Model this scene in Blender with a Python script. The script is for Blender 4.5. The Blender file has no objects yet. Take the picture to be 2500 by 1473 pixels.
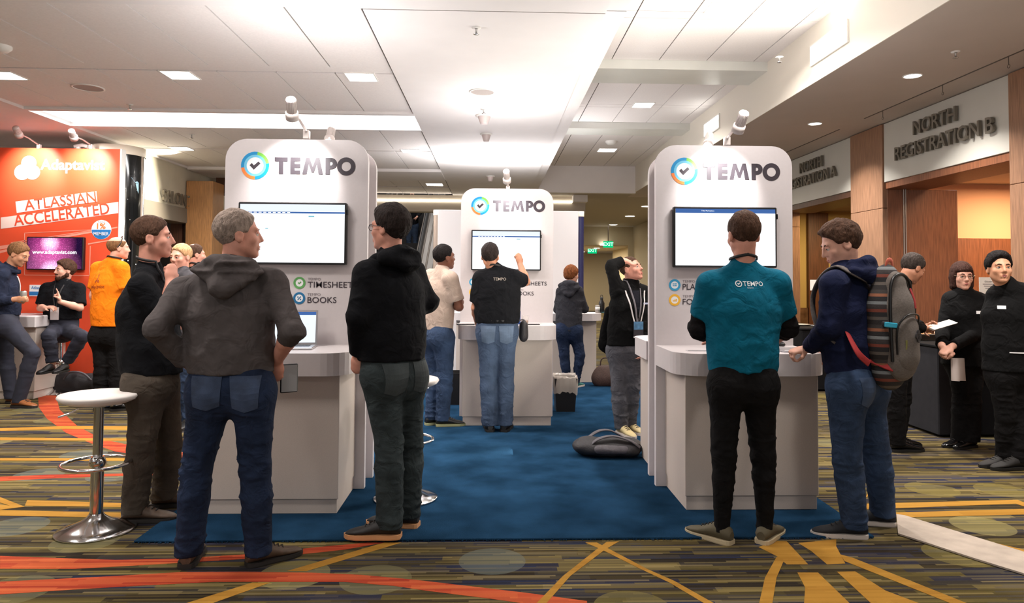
import bpy, math, random
import numpy as np
from mathutils import Vector, Matrix

# ------------------------------------------------------------------ camera
W, H = 2500, 1473
FPX = 1750.0
YAW, PITCH, ROLL = math.radians(2.0), math.radians(1.9), math.radians(0.35)
CAM = Vector((0.0, 0.0, 1.45))
_F = Vector((math.sin(YAW)*math.cos(PITCH), math.cos(YAW)*math.cos(PITCH), math.sin(PITCH)))
_R0 = Vector((math.cos(YAW), -math.sin(YAW), 0.0))
_U0 = _R0.cross(_F)
_R = _R0*math.cos(ROLL) + _U0*math.sin(ROLL)
_U = -_R0*math.sin(ROLL) + _U0*math.cos(ROLL)
# the hall's long axis vanishes at pixel (1205, 681)
CX = 1205 - FPX*_R.y/_F.y
CY = 681 + FPX*_U.y/_F.y
S = bpy.context.scene
COL = S.collection
cam_d = bpy.data.cameras.new('camera')
cam_d.sensor_width = 36.0
cam_d.lens = 36.0*FPX/W
cam_d.shift_x = (W/2 - CX)/W
cam_d.shift_y = (CY - H/2)/W
cam_d.clip_start = 0.05
cam_o = bpy.data.objects.new('camera', cam_d)
COL.objects.link(cam_o)
cam_o.matrix_world = Matrix(((_R.x, _U.x, -_F.x, CAM.x), (_R.y, _U.y, -_F.y, CAM.y), (_R.z, _U.z, -_F.z, CAM.z), (0, 0, 0, 1)))
S.camera = cam_o

def ray(px, py):
    return _F + _R*((px-CX)/FPX) + _U*((CY-py)/FPX)
def gnd(px, py, z=0.0):
    d = ray(px, py); t = (z-CAM.z)/d.z
    return CAM + d*t
def aty(px, py, Y):
    d = ray(px, py); return CAM + d*(Y/d.y)
def atx(px, py, X):
    d = ray(px, py); return CAM + d*(X/d.x)

# ------------------------------------------------------------------ world, exposure
vs = S.view_settings
vs.view_transform = 'Standard'; vs.look = 'None'; vs.gamma = 1.0
vs.exposure = 0.48
vs.use_curve_mapping = False
S.display_settings.display_device = 'sRGB'
wd = bpy.data.worlds.new('hall_ambient'); S.world = wd; wd.use_nodes = True
wd.node_tree.nodes['Background'].inputs[0].default_value = (1.0, 0.96, 0.94, 1)
wd.node_tree.nodes['Background'].inputs[1].default_value = 0.52
S.cycles.use_denoising = True
S.cycles.max_bounces = 6
S.cycles.diffuse_bounces = 4
S.cycles.glossy_bounces = 3
S.cycles.sample_clamp_indirect = 6.0

LIGHTS = []
def light(name, kind, loc, energy, color=(1, .95, .9), size=.3, size_y=None, aim=None, spot=None, blend=.5, spread=None):
    d = bpy.data.lights.new(name, kind); d.energy = energy; d.color = color
    if kind == 'AREA':
        d.size = size
        if size_y: d.shape = 'RECTANGLE'; d.size_y = size_y
        if spread: d.spread = math.radians(spread)
    else:
        d.shadow_soft_size = size
    if kind == 'SPOT':
        d.spot_size = math.radians(spot); d.spot_blend = blend
    o = bpy.data.objects.new(name, d); COL.objects.link(o); o.location = loc
    if aim is not None:
        o.rotation_euler = (Vector(aim)-Vector(loc)).to_track_quat('-Z', 'Y').to_euler()
    LIGHTS.append(o)
    return o

# general hall light: the ceiling's recessed downlights and cove (fixtures are built below)
WARM = (1.0, .93, .87)
for x in (-4.2, -2.3, 2.0):
    for y in (1.0, 3.6):
        light('hall_downlight', 'AREA', (x, y, 3.28 if x < 0 else 3.7), 24, WARM, .35, spread=150)
for p in ((-4.9, 6.52), (-3.0, 6.52), (-1.35, 6.52), (-3.9, 10.6), (-1.6, 10.6), (2.1, 6.38), (2.0, 9.75), (2.0, 13.0)):
    light('hall_downlight', 'AREA', (p[0], p[1], 3.28 if p[0] < 0 else 3.78), 40, WARM, .3, spread=150)
light('cove_light', 'AREA', (-3.0, 8.6, 3.34), 90, (1, .97, .95), 4.2, .5, aim=(-3.0, 8.6, 0))
light('coffer_wash', 'AREA', (2.86, 6.0, 3.55), 80, (1, .93, .8), .18, 9.0, aim=(2.4, 6.0, 3.9))
light('soffit_downlight', 'AREA', (3.84, 6.56, 3.28), 30, WARM, .16, spread=120)
light('soffit_downlight', 'AREA', (3.84, 8.6, 3.28), 30, WARM, .16, spread=120)
light('soffit_downlight', 'AREA', (3.84, 4.5, 3.28), 30, WARM, .16, spread=120)
light('registration_lamp', 'AREA', (6.6, 8.2, 2.68), 55, (1, .66, .40), .5)
light('registration_lamp', 'AREA', (5.2, 7.2, 2.68), 16, (1, .7, .45), .3)
light('registration_lamp', 'AREA', (5.6, 10.9, 2.62), 45, (1, .75, .4), .3)
light('corridor_lamp', 'AREA', (1.6, 19.0, 3.25), 260, (1, .88, .7), 1.2, 5)
light('corridor_lamp', 'AREA', (3.5, 28.0, 2.6), 170, (1, .85, .6), 1.0, 4)
light('escalator_lamp', 'AREA', (-2.0, 20.0, 5.5), 22, (1, .95, .9), 1.0, 3)
for ux, uy, uz, ue, uw in ((-1.36, 5.13, 2.34, 8, .8), (1.63, 5.16, 2.34, 8, .8), (.14, 7.71, 2.34, 8, .8), (.2, 10.85, 2.5, 42, 2.0)):
    light('added_ceiling_fill', 'AREA', (ux, uy, uz), ue, (1, .97, .96), uw, .12, aim=(ux, uy, 9))  # added fill on kiosk and booth tops to brighten the ceiling, no fixtures there
light('salon_wash', 'AREA', (-4.9, 11.2, 3.2), 40, (1, .9, .72), .2, 3.0, aim=(-5.3, 10.6, 2.9))

# ------------------------------------------------------------------ materials
def lin(c):
    c = c/255.0
    return c/12.92 if c <= .04045 else ((c+.055)/1.055)**2.4
def C(r, g, b):
    return (lin(r), lin(g), lin(b), 1.0)
_M = {}
def nn(nt, t, **kw):
    n = nt.nodes.new(t)
    for k, v in kw.items():
        if k == 'inp':
            for kk, vv in v.items(): n.inputs[kk].default_value = vv
        else: setattr(n, k, v)
    return n
def M(name, col, rough=.5, metal=0.0, noise=None, bump=None, emit=0.0, stretch=None, coat=0.0, sheen=0.0, spec=None, alpha=None, wr=None):
    """procedural principled material; noise=(scale, amount), bump=(scale, strength), stretch scales object coordinates"""
    if name in _M: return _M[name]
    m = bpy.data.materials.new(name); m.use_nodes = True; nt = m.node_tree
    p = nt.nodes['Principled BSDF']
    p.inputs['Base Color'].default_value = col
    p.inputs['Roughness'].default_value = rough
    p.inputs['Metallic'].default_value = metal
    if coat: p.inputs['Coat Weight'].default_value = coat
    if sheen: p.inputs['Sheen Weight'].default_value = sheen
    if spec is not None: p.inputs['Specular IOR Level'].default_value = spec
    if alpha is not None: p.inputs['Alpha'].default_value = alpha
    if emit:
        p.inputs['Emission Color'].default_value = col; p.inputs['Emission Strength'].default_value = emit
    if noise or bump:
        tc = nn(nt, 'ShaderNodeTexCoord')
        mp = nn(nt, 'ShaderNodeMapping')
        mp.inputs['Scale'].default_value = stretch or (1, 1, 1)
        nt.links.new(tc.outputs['Object'], mp.inputs['Vector'])
    if noise:
        t = nn(nt, 'ShaderNodeTexNoise', inp={'Scale': noise[0], 'Detail': 4.0})
        nt.links.new(mp.outputs[0], t.inputs['Vector'])
        r = nn(nt, 'ShaderNodeValToRGB')
        a = noise[1]
        r.color_ramp.elements[0].position = .3; r.color_ramp.elements[1].position = .7
        r.color_ramp.elements[0].color = [col[i]*(1-a) for i in range(3)]+[1]
        r.color_ramp.elements[1].color = [min(1, col[i]*(1+a)) for i in range(3)]+[1]
        nt.links.new(t.outputs['Fac'], r.inputs['Fac'])
        nt.links.new(r.outputs[0], p.inputs['Base Color'])
    if bump:
        t2 = nn(nt, 'ShaderNodeTexNoise', inp={'Scale': bump[0], 'Detail': 3.0})
        nt.links.new(mp.outputs[0], t2.inputs['Vector'])
        b = nn(nt, 'ShaderNodeBump', inp={'Strength': bump[1], 'Distance': .01})
        nt.links.new(t2.outputs['Fac'], b.inputs['Height'])
        if wr:
            t3 = nn(nt, 'ShaderNodeTexNoise', inp={'Scale': wr[0], 'Detail': 2.0, 'Distortion': 1.2})
            nt.links.new(mp.outputs[0], t3.inputs['Vector'])
            b3 = nn(nt, 'ShaderNodeBump', inp={'Strength': wr[1], 'Distance': .03})
            nt.links.new(t3.outputs['Fac'], b3.inputs['Height']); nt.links.new(b3.outputs[0], b.inputs['Normal'])
        nt.links.new(b.outputs[0], p.inputs['Normal'])
    _M[name] = m
    return m
def cloth(name, col, amt=.18, rough=.9, bs=350):
    return M(name, col, rough, 0, (18, amt), (bs, .25), spec=.15, wr=(11, .5))
def wood(name, col, horiz=False, amt=.3):
    return M(name, col, .45, 0, (14, amt), None, stretch=(6, 6, .35) if not horiz else (.4, 6, 6))
def emis(name, col, s):
    if name in _M: return _M[name]
    m = bpy.data.materials.new(name); m.use_nodes = True; nt = m.node_tree
    nt.nodes.clear()
    e = nn(nt, 'ShaderNodeEmission', inp={'Color': col, 'Strength': s}); o = nn(nt, 'ShaderNodeOutputMaterial')
    nt.links.new(e.outputs[0], o.inputs[0]); _M[name] = m
    return m

# ------------------------------------------------------------------ mesh building
def tag(o, label=None, cat=None, group=None, kind=None):
    if label: o['label'] = label
    if cat: o['category'] = cat
    if group: o['group'] = group
    if kind: o['kind'] = kind
    return o
def empty(name, loc, rz=0.0, label=None, cat=None, group=None):
    o = bpy.data.objects.new(name, None); COL.objects.link(o)
    o.empty_display_size = .1
    o.location = loc; o.rotation_euler = (0, 0, rz)
    return tag(o, label, cat, group)
def link(name, me, parent=None, loc=None, rot=None):
    o = bpy.data.objects.new(name, me); COL.objects.link(o)
    if parent is not None: o.parent = parent
    if loc is not None: o.location = loc
    if rot is not None: o.rotation_euler = rot
    return o
def copy_tree(o, parent=None):
    c = o.copy(); COL.objects.link(c); c.parent = parent
    for ch in list(o.children): copy_tree(ch, c)
    return c

class MB:
    """collects shapes into one mesh"""
    def __init__(s, org=(0, 0, 0)):
        s.v = []; s.f = []; s.m = []; s.sm = []; s.org = Vector(org); s.mi = 0
    def add(s, vs, fs, smooth=False):
        n = len(s.v)
        s.v.extend([tuple(Vector(v)-s.org) for v in vs])
        for f in fs:
            s.f.append([i+n for i in f]); s.m.append(s.mi); s.sm.append(smooth)
        return s
    def box(s, lo, hi, bev=0.0):
        x0, y0, z0 = lo; x1, y1, z1 = hi
        if bev <= 0:
            return s.add([(x0, y0, z0), (x1, y0, z0), (x1, y1, z0), (x0, y1, z0), (x0, y0, z1), (x1, y0, z1), (x1, y1, z1), (x0, y1, z1)],
                         [(0, 3, 2, 1), (4, 5, 6, 7), (0, 1, 5, 4), (1, 2, 6, 5), (2, 3, 7, 6), (3, 0, 4, 7)])
        b = bev
        pts = [(x0+b, y0), (x1-b, y0), (x1, y0+b), (x1, y1-b), (x1-b, y1), (x0+b, y1), (x0, y1-b), (x0, y0+b)]
        inn = [(x0+b, y0+b), (x1-b, y0+b), (x1-b, y0+b), (x1-b, y1-b), (x1-b, y1-b), (x0+b, y1-b), (x0+b, y1-b), (x0+b, y0+b)]
        rings = [[(p[0], p[1], z0) for p in inn], [(p[0], p[1], z0+b) for p in pts], [(p[0], p[1], z1-b) for p in pts], [(p[0], p[1], z1) for p in inn]]
        return s.loft(rings, smooth=False)
    def loft(s, rings, closed=True, caps=True, smooth=True):
        n = len(rings[0]); vs = [p for r in rings for p in r]; fs = []
        for i in range(len(rings)-1):
            for j in range(n if closed else n-1):
                k = (j+1) % n
                fs.append((i*n+j, i*n+k, (i+1)*n+k, (i+1)*n+j))
        s.add(vs, fs, smooth)
        if caps:
            s.add(rings[0], [tuple(range(n-1, -1, -1))]); s.add(rings[-1], [tuple(range(n))])
        return s
    def lathe(s, prof, c=(0, 0, 0), n=24, axis=None, smooth=True, caps=False):
        """profile of (radius, height) about an axis through c"""
        ax = Vector(axis or (0, 0, 1)).normalized(); c = Vector(c)
        u = ax.orthogonal().normalized(); w = ax.cross(u)
        rings = []
        for r, h in prof:
            rings.append([c+ax*h+(u*math.cos(2*math.pi*i/n)+w*math.sin(2*math.pi*i/n))*max(r, 1e-4) for i in range(n)])
        return s.loft(rings, True, caps, smooth)
    def tube(s, pts, r, n=8, closed=False, smooth=True, flat=None, flatn=None):
        pts = [Vector(p) for p in pts]; rings = []; N = len(pts)
        rr = r if isinstance(r, (list, tuple)) else [r]*N
        prev = None
        for i in range(N):
            if closed: t = pts[(i+1) % N]-pts[i-1]
            else: t = pts[min(i+1, N-1)]-pts[max(i-1, 0)]
            t = t.normalized()
            if flatn is not None:
                nv = flatn(pts[i]) if callable(flatn) else Vector(flatn)
                u = (nv-t*nv.dot(t)).normalized()
            elif prev is None: u = t.orthogonal().normalized()
            else: u = (prev-t*prev.dot(t)).normalized()
            prev = u; w = t.cross(u); fl = flat or 1.0
            rings.append([pts[i]+(u*math.cos(2*math.pi*k/n)*fl+w*math.sin(2*math.pi*k/n))*rr[i] for k in range(n)])
        if closed: rings.append(rings[0])
        return s.loft(rings, True, not closed, smooth)
    def prism(s, pts, fr, z0=0.0, z1=.002):
        """extrude a 2-D outline in frame fr=(origin, right, up, normal)"""
        o, r, u, n = fr
        A = [o+r*p[0]+u*p[1]+n*z0 for p in pts]; B = [o+r*p[0]+u*p[1]+n*z1 for p in pts]
        k = len(pts)
        s.add(A+B, [tuple(range(k-1, -1, -1)), tuple(range(k, 2*k))]+[(i, (i+1) % k, k+(i+1) % k, k+i) for i in range(k)])
        return s
    def ring2(s, c, r0, r1, a0, a1, fr, z0=0, z1=.002, n=28):
        """flat ring sector"""
        n = max(3, int(n*abs(a1-a0)/(2*math.pi))+1)
        for i in range(n):
            t0 = a0+(a1-a0)*i/n; t1 = a0+(a1-a0)*(i+1)/n
            s.prism([(c[0]+r0*math.cos(t0), c[1]+r0*math.sin(t0)), (c[0]+r1*math.cos(t0), c[1]+r1*math.sin(t0)),
                     (c[0]+r1*math.cos(t1), c[1]+r1*math.sin(t1)), (c[0]+r0*math.cos(t1), c[1]+r0*math.sin(t1))][::(1 if a1 > a0 else -1)], fr, z0, z1)
        return s
    def disc2(s, c, r, fr, z0=0, z1=.002, n=28, ry=None):
        ry = ry or r
        return s.prism([(c[0]+r*math.cos(2*math.pi*i/n), c[1]+ry*math.sin(2*math.pi*i/n)) for i in range(n)], fr, z0, z1)
    def sphere(s, c, r, nu=12, nv=8, sc=(1, 1, 1)):
        c = Vector(c); rings = []
        for i in range(nv+1):
            a = math.pi*i/nv; q = max(math.sin(a), .002)
            rings.append([c+Vector((r*sc[0]*q*math.cos(2*math.pi*j/nu), r*sc[1]*q*math.sin(2*math.pi*j/nu), -r*sc[2]*math.cos(a))) for j in range(nu)])
        return s.loft(rings, True, False, True)
    def mesh(s, name, mats):
        me = bpy.data.meshes.new(name); me.from_pydata(s.v, [], s.f)
        for m in (mats if isinstance(mats, (list, tuple)) else [mats]): me.materials.append(m)
        me.polygons.foreach_set('material_index', s.m); me.polygons.foreach_set('use_smooth', s.sm)
        me.update()
        return me
    def build(s, name, mats, parent=None, loc=None, rot=None):
        return link(name, s.mesh(name, mats), parent, loc, rot)
def rrect(w, h, r, n=6, bottom=True):
    """rounded rectangle outline centred on x, from y=0 to h"""
    pts = []
    for cx, cy, a in ((w/2-r, h-r, 0), (-w/2+r, h-r, math.pi/2)):
        pts += [(cx+r*math.cos(a+math.pi/2*i/n), cy+r*math.sin(a+math.pi/2*i/n)) for i in range(n+1)]
    if bottom:
        for cx, cy, a in ((-w/2+r, r, math.pi), (w/2-r, r, 1.5*math.pi)):
            pts += [(cx+r*math.cos(a+math.pi/2*i/n), cy+r*math.sin(a+math.pi/2*i/n)) for i in range(n+1)]
    else: pts += [(-w/2, 0), (w/2, 0)]
    return pts
def frame(o, r=(1, 0, 0), u=(0, 0, 1)):
    r = Vector(r).normalized(); u = Vector(u).normalized()
    return (Vector(o), r, u, r.cross(u))
def text(body, size, fr, mat, name='lettering', parent=None, org=(0, 0, 0), bold=0.0, ext=.002, align='CENTER', xs=1.0, shear=0.0, z0=0.0, spacing=1.0):
    cu = bpy.data.curves.new('t', 'FONT'); cu.body = body; cu.size = size; cu.align_x = align; cu.align_y = 'CENTER'
    cu.offset = bold*size; cu.extrude = ext/2; cu.shear = shear; cu.resolution_u = 3; cu.space_character = spacing
    to = bpy.data.objects.new('t', cu)
    me = bpy.data.meshes.new_from_object(to)
    bpy.data.objects.remove(to); bpy.data.curves.remove(cu)
    o, r, u, n = fr
    q = Matrix(((r.x*xs, u.x, n.x, o.x-org[0]), (r.y*xs, u.y, n.y, o.y-org[1]), (r.z*xs, u.z, n.z, o.z-org[2]), (0, 0, 0, 1)))
    me.transform(Matrix.Translation((0, 0, 0)) @ q @ Matrix.Translation((0, 0, z0+ext/2)))
    me.materials.clear(); me.materials.append(mat); me.name = name
    return link(name, me, parent)

# ------------------------------------------------------------------ numpy noise and signed-distance modelling
def _hash(i, j, k):
    n = (i*374761393 + j*668265263 + k*1274126177) & 0x7fffffff
    n = ((n ^ (n >> 13))*1274126177) & 0x7fffffff
    return ((n ^ (n >> 16)) & 0xffff)/65535.0
def vnoise(P):
    P = np.asarray(P, np.float64); I = np.floor(P).astype(np.int64); f = P-I; f = f*f*(3-2*f)
    r = 0
    for dx in (0, 1):
        for dy in (0, 1):
            for dz in (0, 1):
                w = (f[:, 0] if dx else 1-f[:, 0])*(f[:, 1] if dy else 1-f[:, 1])*(f[:, 2] if dz else 1-f[:, 2])
                r = r + w*_hash(I[:, 0]+dx, I[:, 1]+dy, I[:, 2]+dz)
    return r*2-1

class SDF:
    def __init__(s): s.p = []; s.cuts = []
    def cone(s, a, b, ra, rb, k=.02, n=None, fl=1.0, cut=None, sub=False):
        s.p.append(('c', np.array(a, float), np.array(b, float), ra, rb, k, None if n is None else np.array(n, float), fl, cut, sub)); return s
    def ell(s, c, r, k=.02, R=None, sub=False, cut=None):
        s.p.append(('e', np.array(c, float), np.array(r, float), k, None if R is None else np.array(R, float), cut, sub)); return s
    def cut(s, p, n):
        s.cuts.append((np.array(p, float), np.array(n, float))); return s
    def grid(s, h):
        los, his = [], []
        for q in s.p:
            if q[-1]: continue
            if q[0] == 'c':
                R = max(q[3], q[4])*max(1, q[7])+.01
                los.append(np.minimum(q[1], q[2])-R); his.append(np.maximum(q[1], q[2])+R)
            else:
                R = q[2].max()+.01; los.append(q[1]-R); his.append(q[1]+R)
        lo = np.min(los, 0)-3*h; hi = np.max(his, 0)+3*h
        n = np.ceil((hi-lo)/h).astype(int)+1
        ax = [(lo[i]+h*np.arange(n[i])).astype(np.float32) for i in range(3)]
        D = np.full(n, .5, np.float32)
        for q in s.p:
            k = q[5] if q[0] == 'c' else q[3]
            if q[0] == 'c':
                R = max(q[3], q[4])*max(1, q[7])+k+2*h
                a0 = np.minimum(q[1], q[2])-R; a1 = np.maximum(q[1], q[2])+R
            else:
                R = q[2].max()+k+2*h; a0 = q[1]-R; a1 = q[1]+R
            i0 = np.clip(np.floor((a0-lo)/h).astype(int), 0, n-1); i1 = np.clip(np.ceil((a1-lo)/h).astype(int)+1, 1, n)
            if np.any(i1 <= i0): continue
            sl = tuple(slice(i0[i], i1[i]) for i in range(3))
            X = ax[0][sl[0]][:, None, None]; Y = ax[1][sl[1]][None, :, None]; Z = ax[2][sl[2]][None, None, :]
            if q[0] == 'c':
                _, a, b, ra, rb, k, nrm, fl, cut, sub = q
                ba = b-a; L2 = max(float(ba@ba), 1e-9)
                X0 = X-a[0]; Y0 = Y-a[1]; Z0 = Z-a[2]
                t = np.clip((X0*ba[0]+Y0*ba[1]+Z0*ba[2])/L2, 0, 1)
                dx = X0-t*ba[0]; dy = Y0-t*ba[1]; dz = Z0-t*ba[2]
                d2 = dx*dx+dy*dy+dz*dz
                if nrm is not None:
                    c = dx*nrm[0]+dy*nrm[1]+dz*nrm[2]
                    d2 = np.maximum(d2+c*c*(1/fl**2-1), 0)
                d = np.sqrt(d2)-(ra+(rb-ra)*t)
                if nrm is not None and fl < 1: d = d*(.5+.5*fl)
            else:
                _, c, r, k, R, cut, sub = q
                X0 = X-c[0]; Y0 = Y-c[1]; Z0 = Z-c[2]
                if R is not None:
                    X0, Y0, Z0 = [X0*R[0][i]+Y0*R[1][i]+Z0*R[2][i] for i in range(3)]
                k0 = np.sqrt((X0/r[0])**2+(Y0/r[1])**2+(Z0/r[2])**2)
                k1 = np.sqrt((X0/r[0]**2)**2+(Y0/r[1]**2)**2+(Z0/r[2]**2)**2)
                d = k0*(k0-1)/np.maximum(k1, 1e-6)
            if cut is not None:
                for (cp, cn) in cut:
                    d = np.maximum(d, (X-cp[0])*cn[0]+(Y-cp[1])*cn[1]+(Z-cp[2])*cn[2])
            A = D[sl]
            if sub:
                g = np.clip(.5-.5*(A+d)/k, 0, 1); D[sl] = A*(1-g)-d*g+k*g*(1-g)
            else:
                g = np.clip(.5+.5*(d-A)/k, 0, 1); D[sl] = d*(1-g)+A*g-k*g*(1-g)
        X = ax[0][:, None, None]; Y = ax[1][None, :, None]; Z = ax[2][None, None, :]
        for cp, cn in s.cuts:
            D = np.maximum(D, (X-cp[0])*cn[0]+(Y-cp[1])*cn[1]+(Z-cp[2])*cn[2])
        return D, lo, h, (X, Y, Z)
    def verts(s, h, post=None):
        D, lo, h, XYZ = s.grid(h)
        if post is not None: D = post(D, *XYZ)
        return nets(D, lo, h)
def nets(D, lo, h):
    """naive surface nets"""
    D = D.astype(np.float32); I = D < 0
    c = [I[a:D.shape[0]-1+a, b:D.shape[1]-1+b, e:D.shape[2]-1+e] for a in (0, 1) for b in (0, 1) for e in (0, 1)]
    cnt = sum(x.astype(np.int8) for x in c)
    act = (cnt > 0) & (cnt < 8)
    idx = np.argwhere(act)
    vid = np.full(act.shape, -1, np.int64); vid[act] = np.arange(len(idx))
    acc = np.zeros((len(idx), 3)); num = np.zeros(len(idx))
    off = [(a, b, e) for a in (0, 1) for b in (0, 1) for e in (0, 1)]
    val = {o: D[idx[:, 0]+o[0], idx[:, 1]+o[1], idx[:, 2]+o[2]].astype(np.float64) for o in off}
    for o in off:
        for ax in range(3):
            if o[ax]: continue
            p = list(o); p[ax] = 1; p = tuple(p)
            a, b = val[o], val[p]; m = (a < 0) != (b < 0)
            t = np.where(m, a/np.where(m, a-b, 1), 0)
            pos = np.tile(np.array(o, float), (len(idx), 1)); pos[:, ax] = t
            acc[m] += pos[m]; num[m] += 1
    V = lo+h*(idx+acc/num[:, None])
    Q = []
    for ax in range(3):
        sl0 = [slice(None)]*3; sl1 = [slice(None)]*3
        sl0[ax] = slice(0, -1); sl1[ax] = slice(1, None)
        a, b = I[tuple(sl0)], I[tuple(sl1)]
        e = np.argwhere(a != b)
        o1, o2 = [(1, 2), (2, 0), (0, 1)][ax]
        e = e[(e[:, o1] > 0) & (e[:, o2] > 0) & (e[:, o1] < D.shape[o1]-1) & (e[:, o2] < D.shape[o2]-1)]
        flip = a[e[:, 0], e[:, 1], e[:, 2]]
        def g(d1, d2):
            q = e.copy(); q[:, o1] += d1; q[:, o2] += d2
            return vid[q[:, 0], q[:, 1], q[:, 2]]
        q = np.stack([g(-1, -1), g(0, -1), g(0, 0), g(-1, 0)], 1)
        q[~flip] = q[~flip][:, ::-1]
        Q.append(q)
    return V, np.concatenate(Q)
def vnormals(V, Q):
    n = np.cross(V[Q[:, 2]]-V[Q[:, 0]], V[Q[:, 3]]-V[Q[:, 1]])
    N = np.zeros_like(V)
    for i in range(4): np.add.at(N, Q[:, i], n)
    return N/np.maximum(np.linalg.norm(N, axis=1), 1e-9)[:, None]
def mesh_np(name, V, Q, mat):
    me = bpy.data.meshes.new(name)
    me.vertices.add(len(V)); me.vertices.foreach_set('co', V.astype(np.float32).ravel())
    me.loops.add(Q.size); me.loops.foreach_set('vertex_index', Q.astype(np.int32).ravel())
    me.polygons.add(len(Q)); me.polygons.foreach_set('loop_start', np.arange(0, Q.size, 4, dtype=np.int32))
    me.polygons.foreach_set('loop_total', np.full(len(Q), 4, np.int32))
    me.polygons.foreach_set('use_smooth', np.ones(len(Q), bool))
    me.materials.append(mat); me.update(); me.validate()
    return me

# ================================================================== THE SETTING
Z1 = 3.31      # main ceiling
Z2 = 3.85      # coffer ceiling on the right
XW = 4.6       # right wall
XL = -5.3      # left wall
def struct(o): return tag(o, kind='structure')

# ---- carpet
def carpet_material(name, pal1, pal2, circles=True, mixf=.5):
    m = bpy.data.materials.new(name); m.use_nodes = True; nt = m.node_tree; L = nt.links.new
    p = nt.nodes['Principled BSDF']; p.inputs['Roughness'].default_value = .95; p.inputs['Specular IOR Level'].default_value = .1
    tc = nn(nt, 'ShaderNodeTexCoord'); sp = nn(nt, 'ShaderNodeSeparateXYZ'); L(tc.outputs['Object'], sp.inputs[0])
    def mt(op, a, b=None):
        n = nn(nt, 'ShaderNodeMath', operation=op)
        for i, q in enumerate((a, b)):
            if q is None: continue
            if isinstance(q, (int, float)): n.inputs[i].default_value = q
            else: L(q, n.inputs[i])
        return n.outputs[0]
    def layer(dy, dx, pal, off):
        row = mt('FLOOR', mt('DIVIDE', mt('ADD', sp.outputs['Y'], off), dy))
        wn = nn(nt, 'ShaderNodeTexWhiteNoise', noise_dimensions='1D'); L(row, wn.inputs['W'])
        seg = mt('FLOOR', mt('ADD', mt('DIVIDE', sp.outputs['X'], dx), mt('MULTIPLY', wn.outputs['Value'], 9.0)))
        cb = nn(nt, 'ShaderNodeCombineXYZ'); L(row, cb.inputs[0]); L(seg, cb.inputs[1])
        w2 = nn(nt, 'ShaderNodeTexWhiteNoise', noise_dimensions='2D'); L(cb.outputs[0], w2.inputs['Vector'])
        r = nn(nt, 'ShaderNodeValToRGB'); r.color_ramp.interpolation = 'CONSTANT'
        e = r.color_ramp.elements
        while len(e) < len(pal): e.new(1.0)
        for i, c in enumerate(pal): e[i].position = i/len(pal); e[i].color = c
        L(w2.outputs['Value'], r.inputs['Fac'])
        return r.outputs[0]
    a = layer(.05, .62, pal1, 100.0); b = layer(.016, .45, pal2, 100.3)
    mx = nn(nt, 'ShaderNodeMix', data_type='RGBA', inp={0: mixf}); L(a, mx.inputs['A']); L(b, mx.inputs['B'])
    col = mx.outputs['Result']
    if circles:
        v = nn(nt, 'ShaderNodeTexVoronoi', voronoi_dimensions='2D', inp={'Scale': 1.75, 'Randomness': .75}); L(tc.outputs['Object'], v.inputs['Vector'])
        inside = mt('LESS_THAN', v.outputs['Distance'], .30)
        sc = nn(nt, 'ShaderNodeSeparateColor'); L(v.outputs['Color'], sc.inputs[0])
        r = nn(nt, 'ShaderNodeValToRGB'); r.color_ramp.interpolation = 'CONSTANT'
        e = r.color_ramp.elements
        for i, c in enumerate([C(122, 118, 84), C(150, 140, 92), C(104, 112, 106), C(128, 116, 62)]):
            if i > 1: e.new(1.0)
            e[i].position = i/4; e[i].color = c
        L(sc.outputs[1], r.inputs['Fac'])
        half = mt('LESS_THAN', sc.outputs[0], .5)
        fac = mt('MULTIPLY', mt('MULTIPLY', inside, half), .38)
        m2 = nn(nt, 'ShaderNodeMix', data_type='RGBA'); L(fac, m2.inputs[0]); L(col, m2.inputs['A']); L(r.outputs[0], m2.inputs['B'])
        col = m2.outputs['Result']
    t = nn(nt, 'ShaderNodeTexNoise', inp={'Scale': 420.0, 'Detail': 2.0}); L(tc.outputs['Object'], t.inputs['Vector'])
    bm = nn(nt, 'ShaderNodeBump', inp={'Strength': .35, 'Distance': .006}); L(t.outputs['Fac'], bm.inputs['Height']); L(bm.outputs[0], p.inputs['Normal'])
    L(col, p.inputs['Base Color'])
    return m
carpet = carpet_material('striped_carpet',
    [C(44, 37, 28), C(92, 80, 46), C(36, 40, 58), C(66, 56, 36), C(118, 104, 66), C(40, 34, 28), C(98, 86, 46), C(60, 56, 52), C(44, 46, 66), C(80, 70, 40)],
    [C(32, 27, 22), C(110, 96, 54), C(48, 41, 30), C(34, 40, 62), C(136, 120, 80), C(70, 60, 34), C(38, 32, 26), C(92, 82, 50)], mixf=.45)
fm = MB()
fm.add([(-9, -4, 0), (11, -4, 0), (11, 34, 0), (-9, 34, 0), (-9, -4, -.1), (11, -4, -.1), (11, 34, -.1), (-9, 34, -.1)],
       [(0, 1, 2, 3), (7, 6, 5, 4), (0, 4, 5, 1), (1, 5, 6, 2), (2, 6, 7, 3), (3, 7, 4, 0)])
floor = struct(fm.build('floor', carpet))
yel = carpet_material('yellow_carpet_band', [C(166, 122, 50), C(156, 112, 44), C(174, 130, 56)], [C(162, 118, 48), C(150, 108, 42)], False)
org = carpet_material('orange_carpet_band', [C(170, 72, 44), C(150, 52, 36), C(186, 94, 54), C(158, 60, 38)], [C(168, 70, 42), C(140, 46, 34), C(184, 90, 54)], False)
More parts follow.
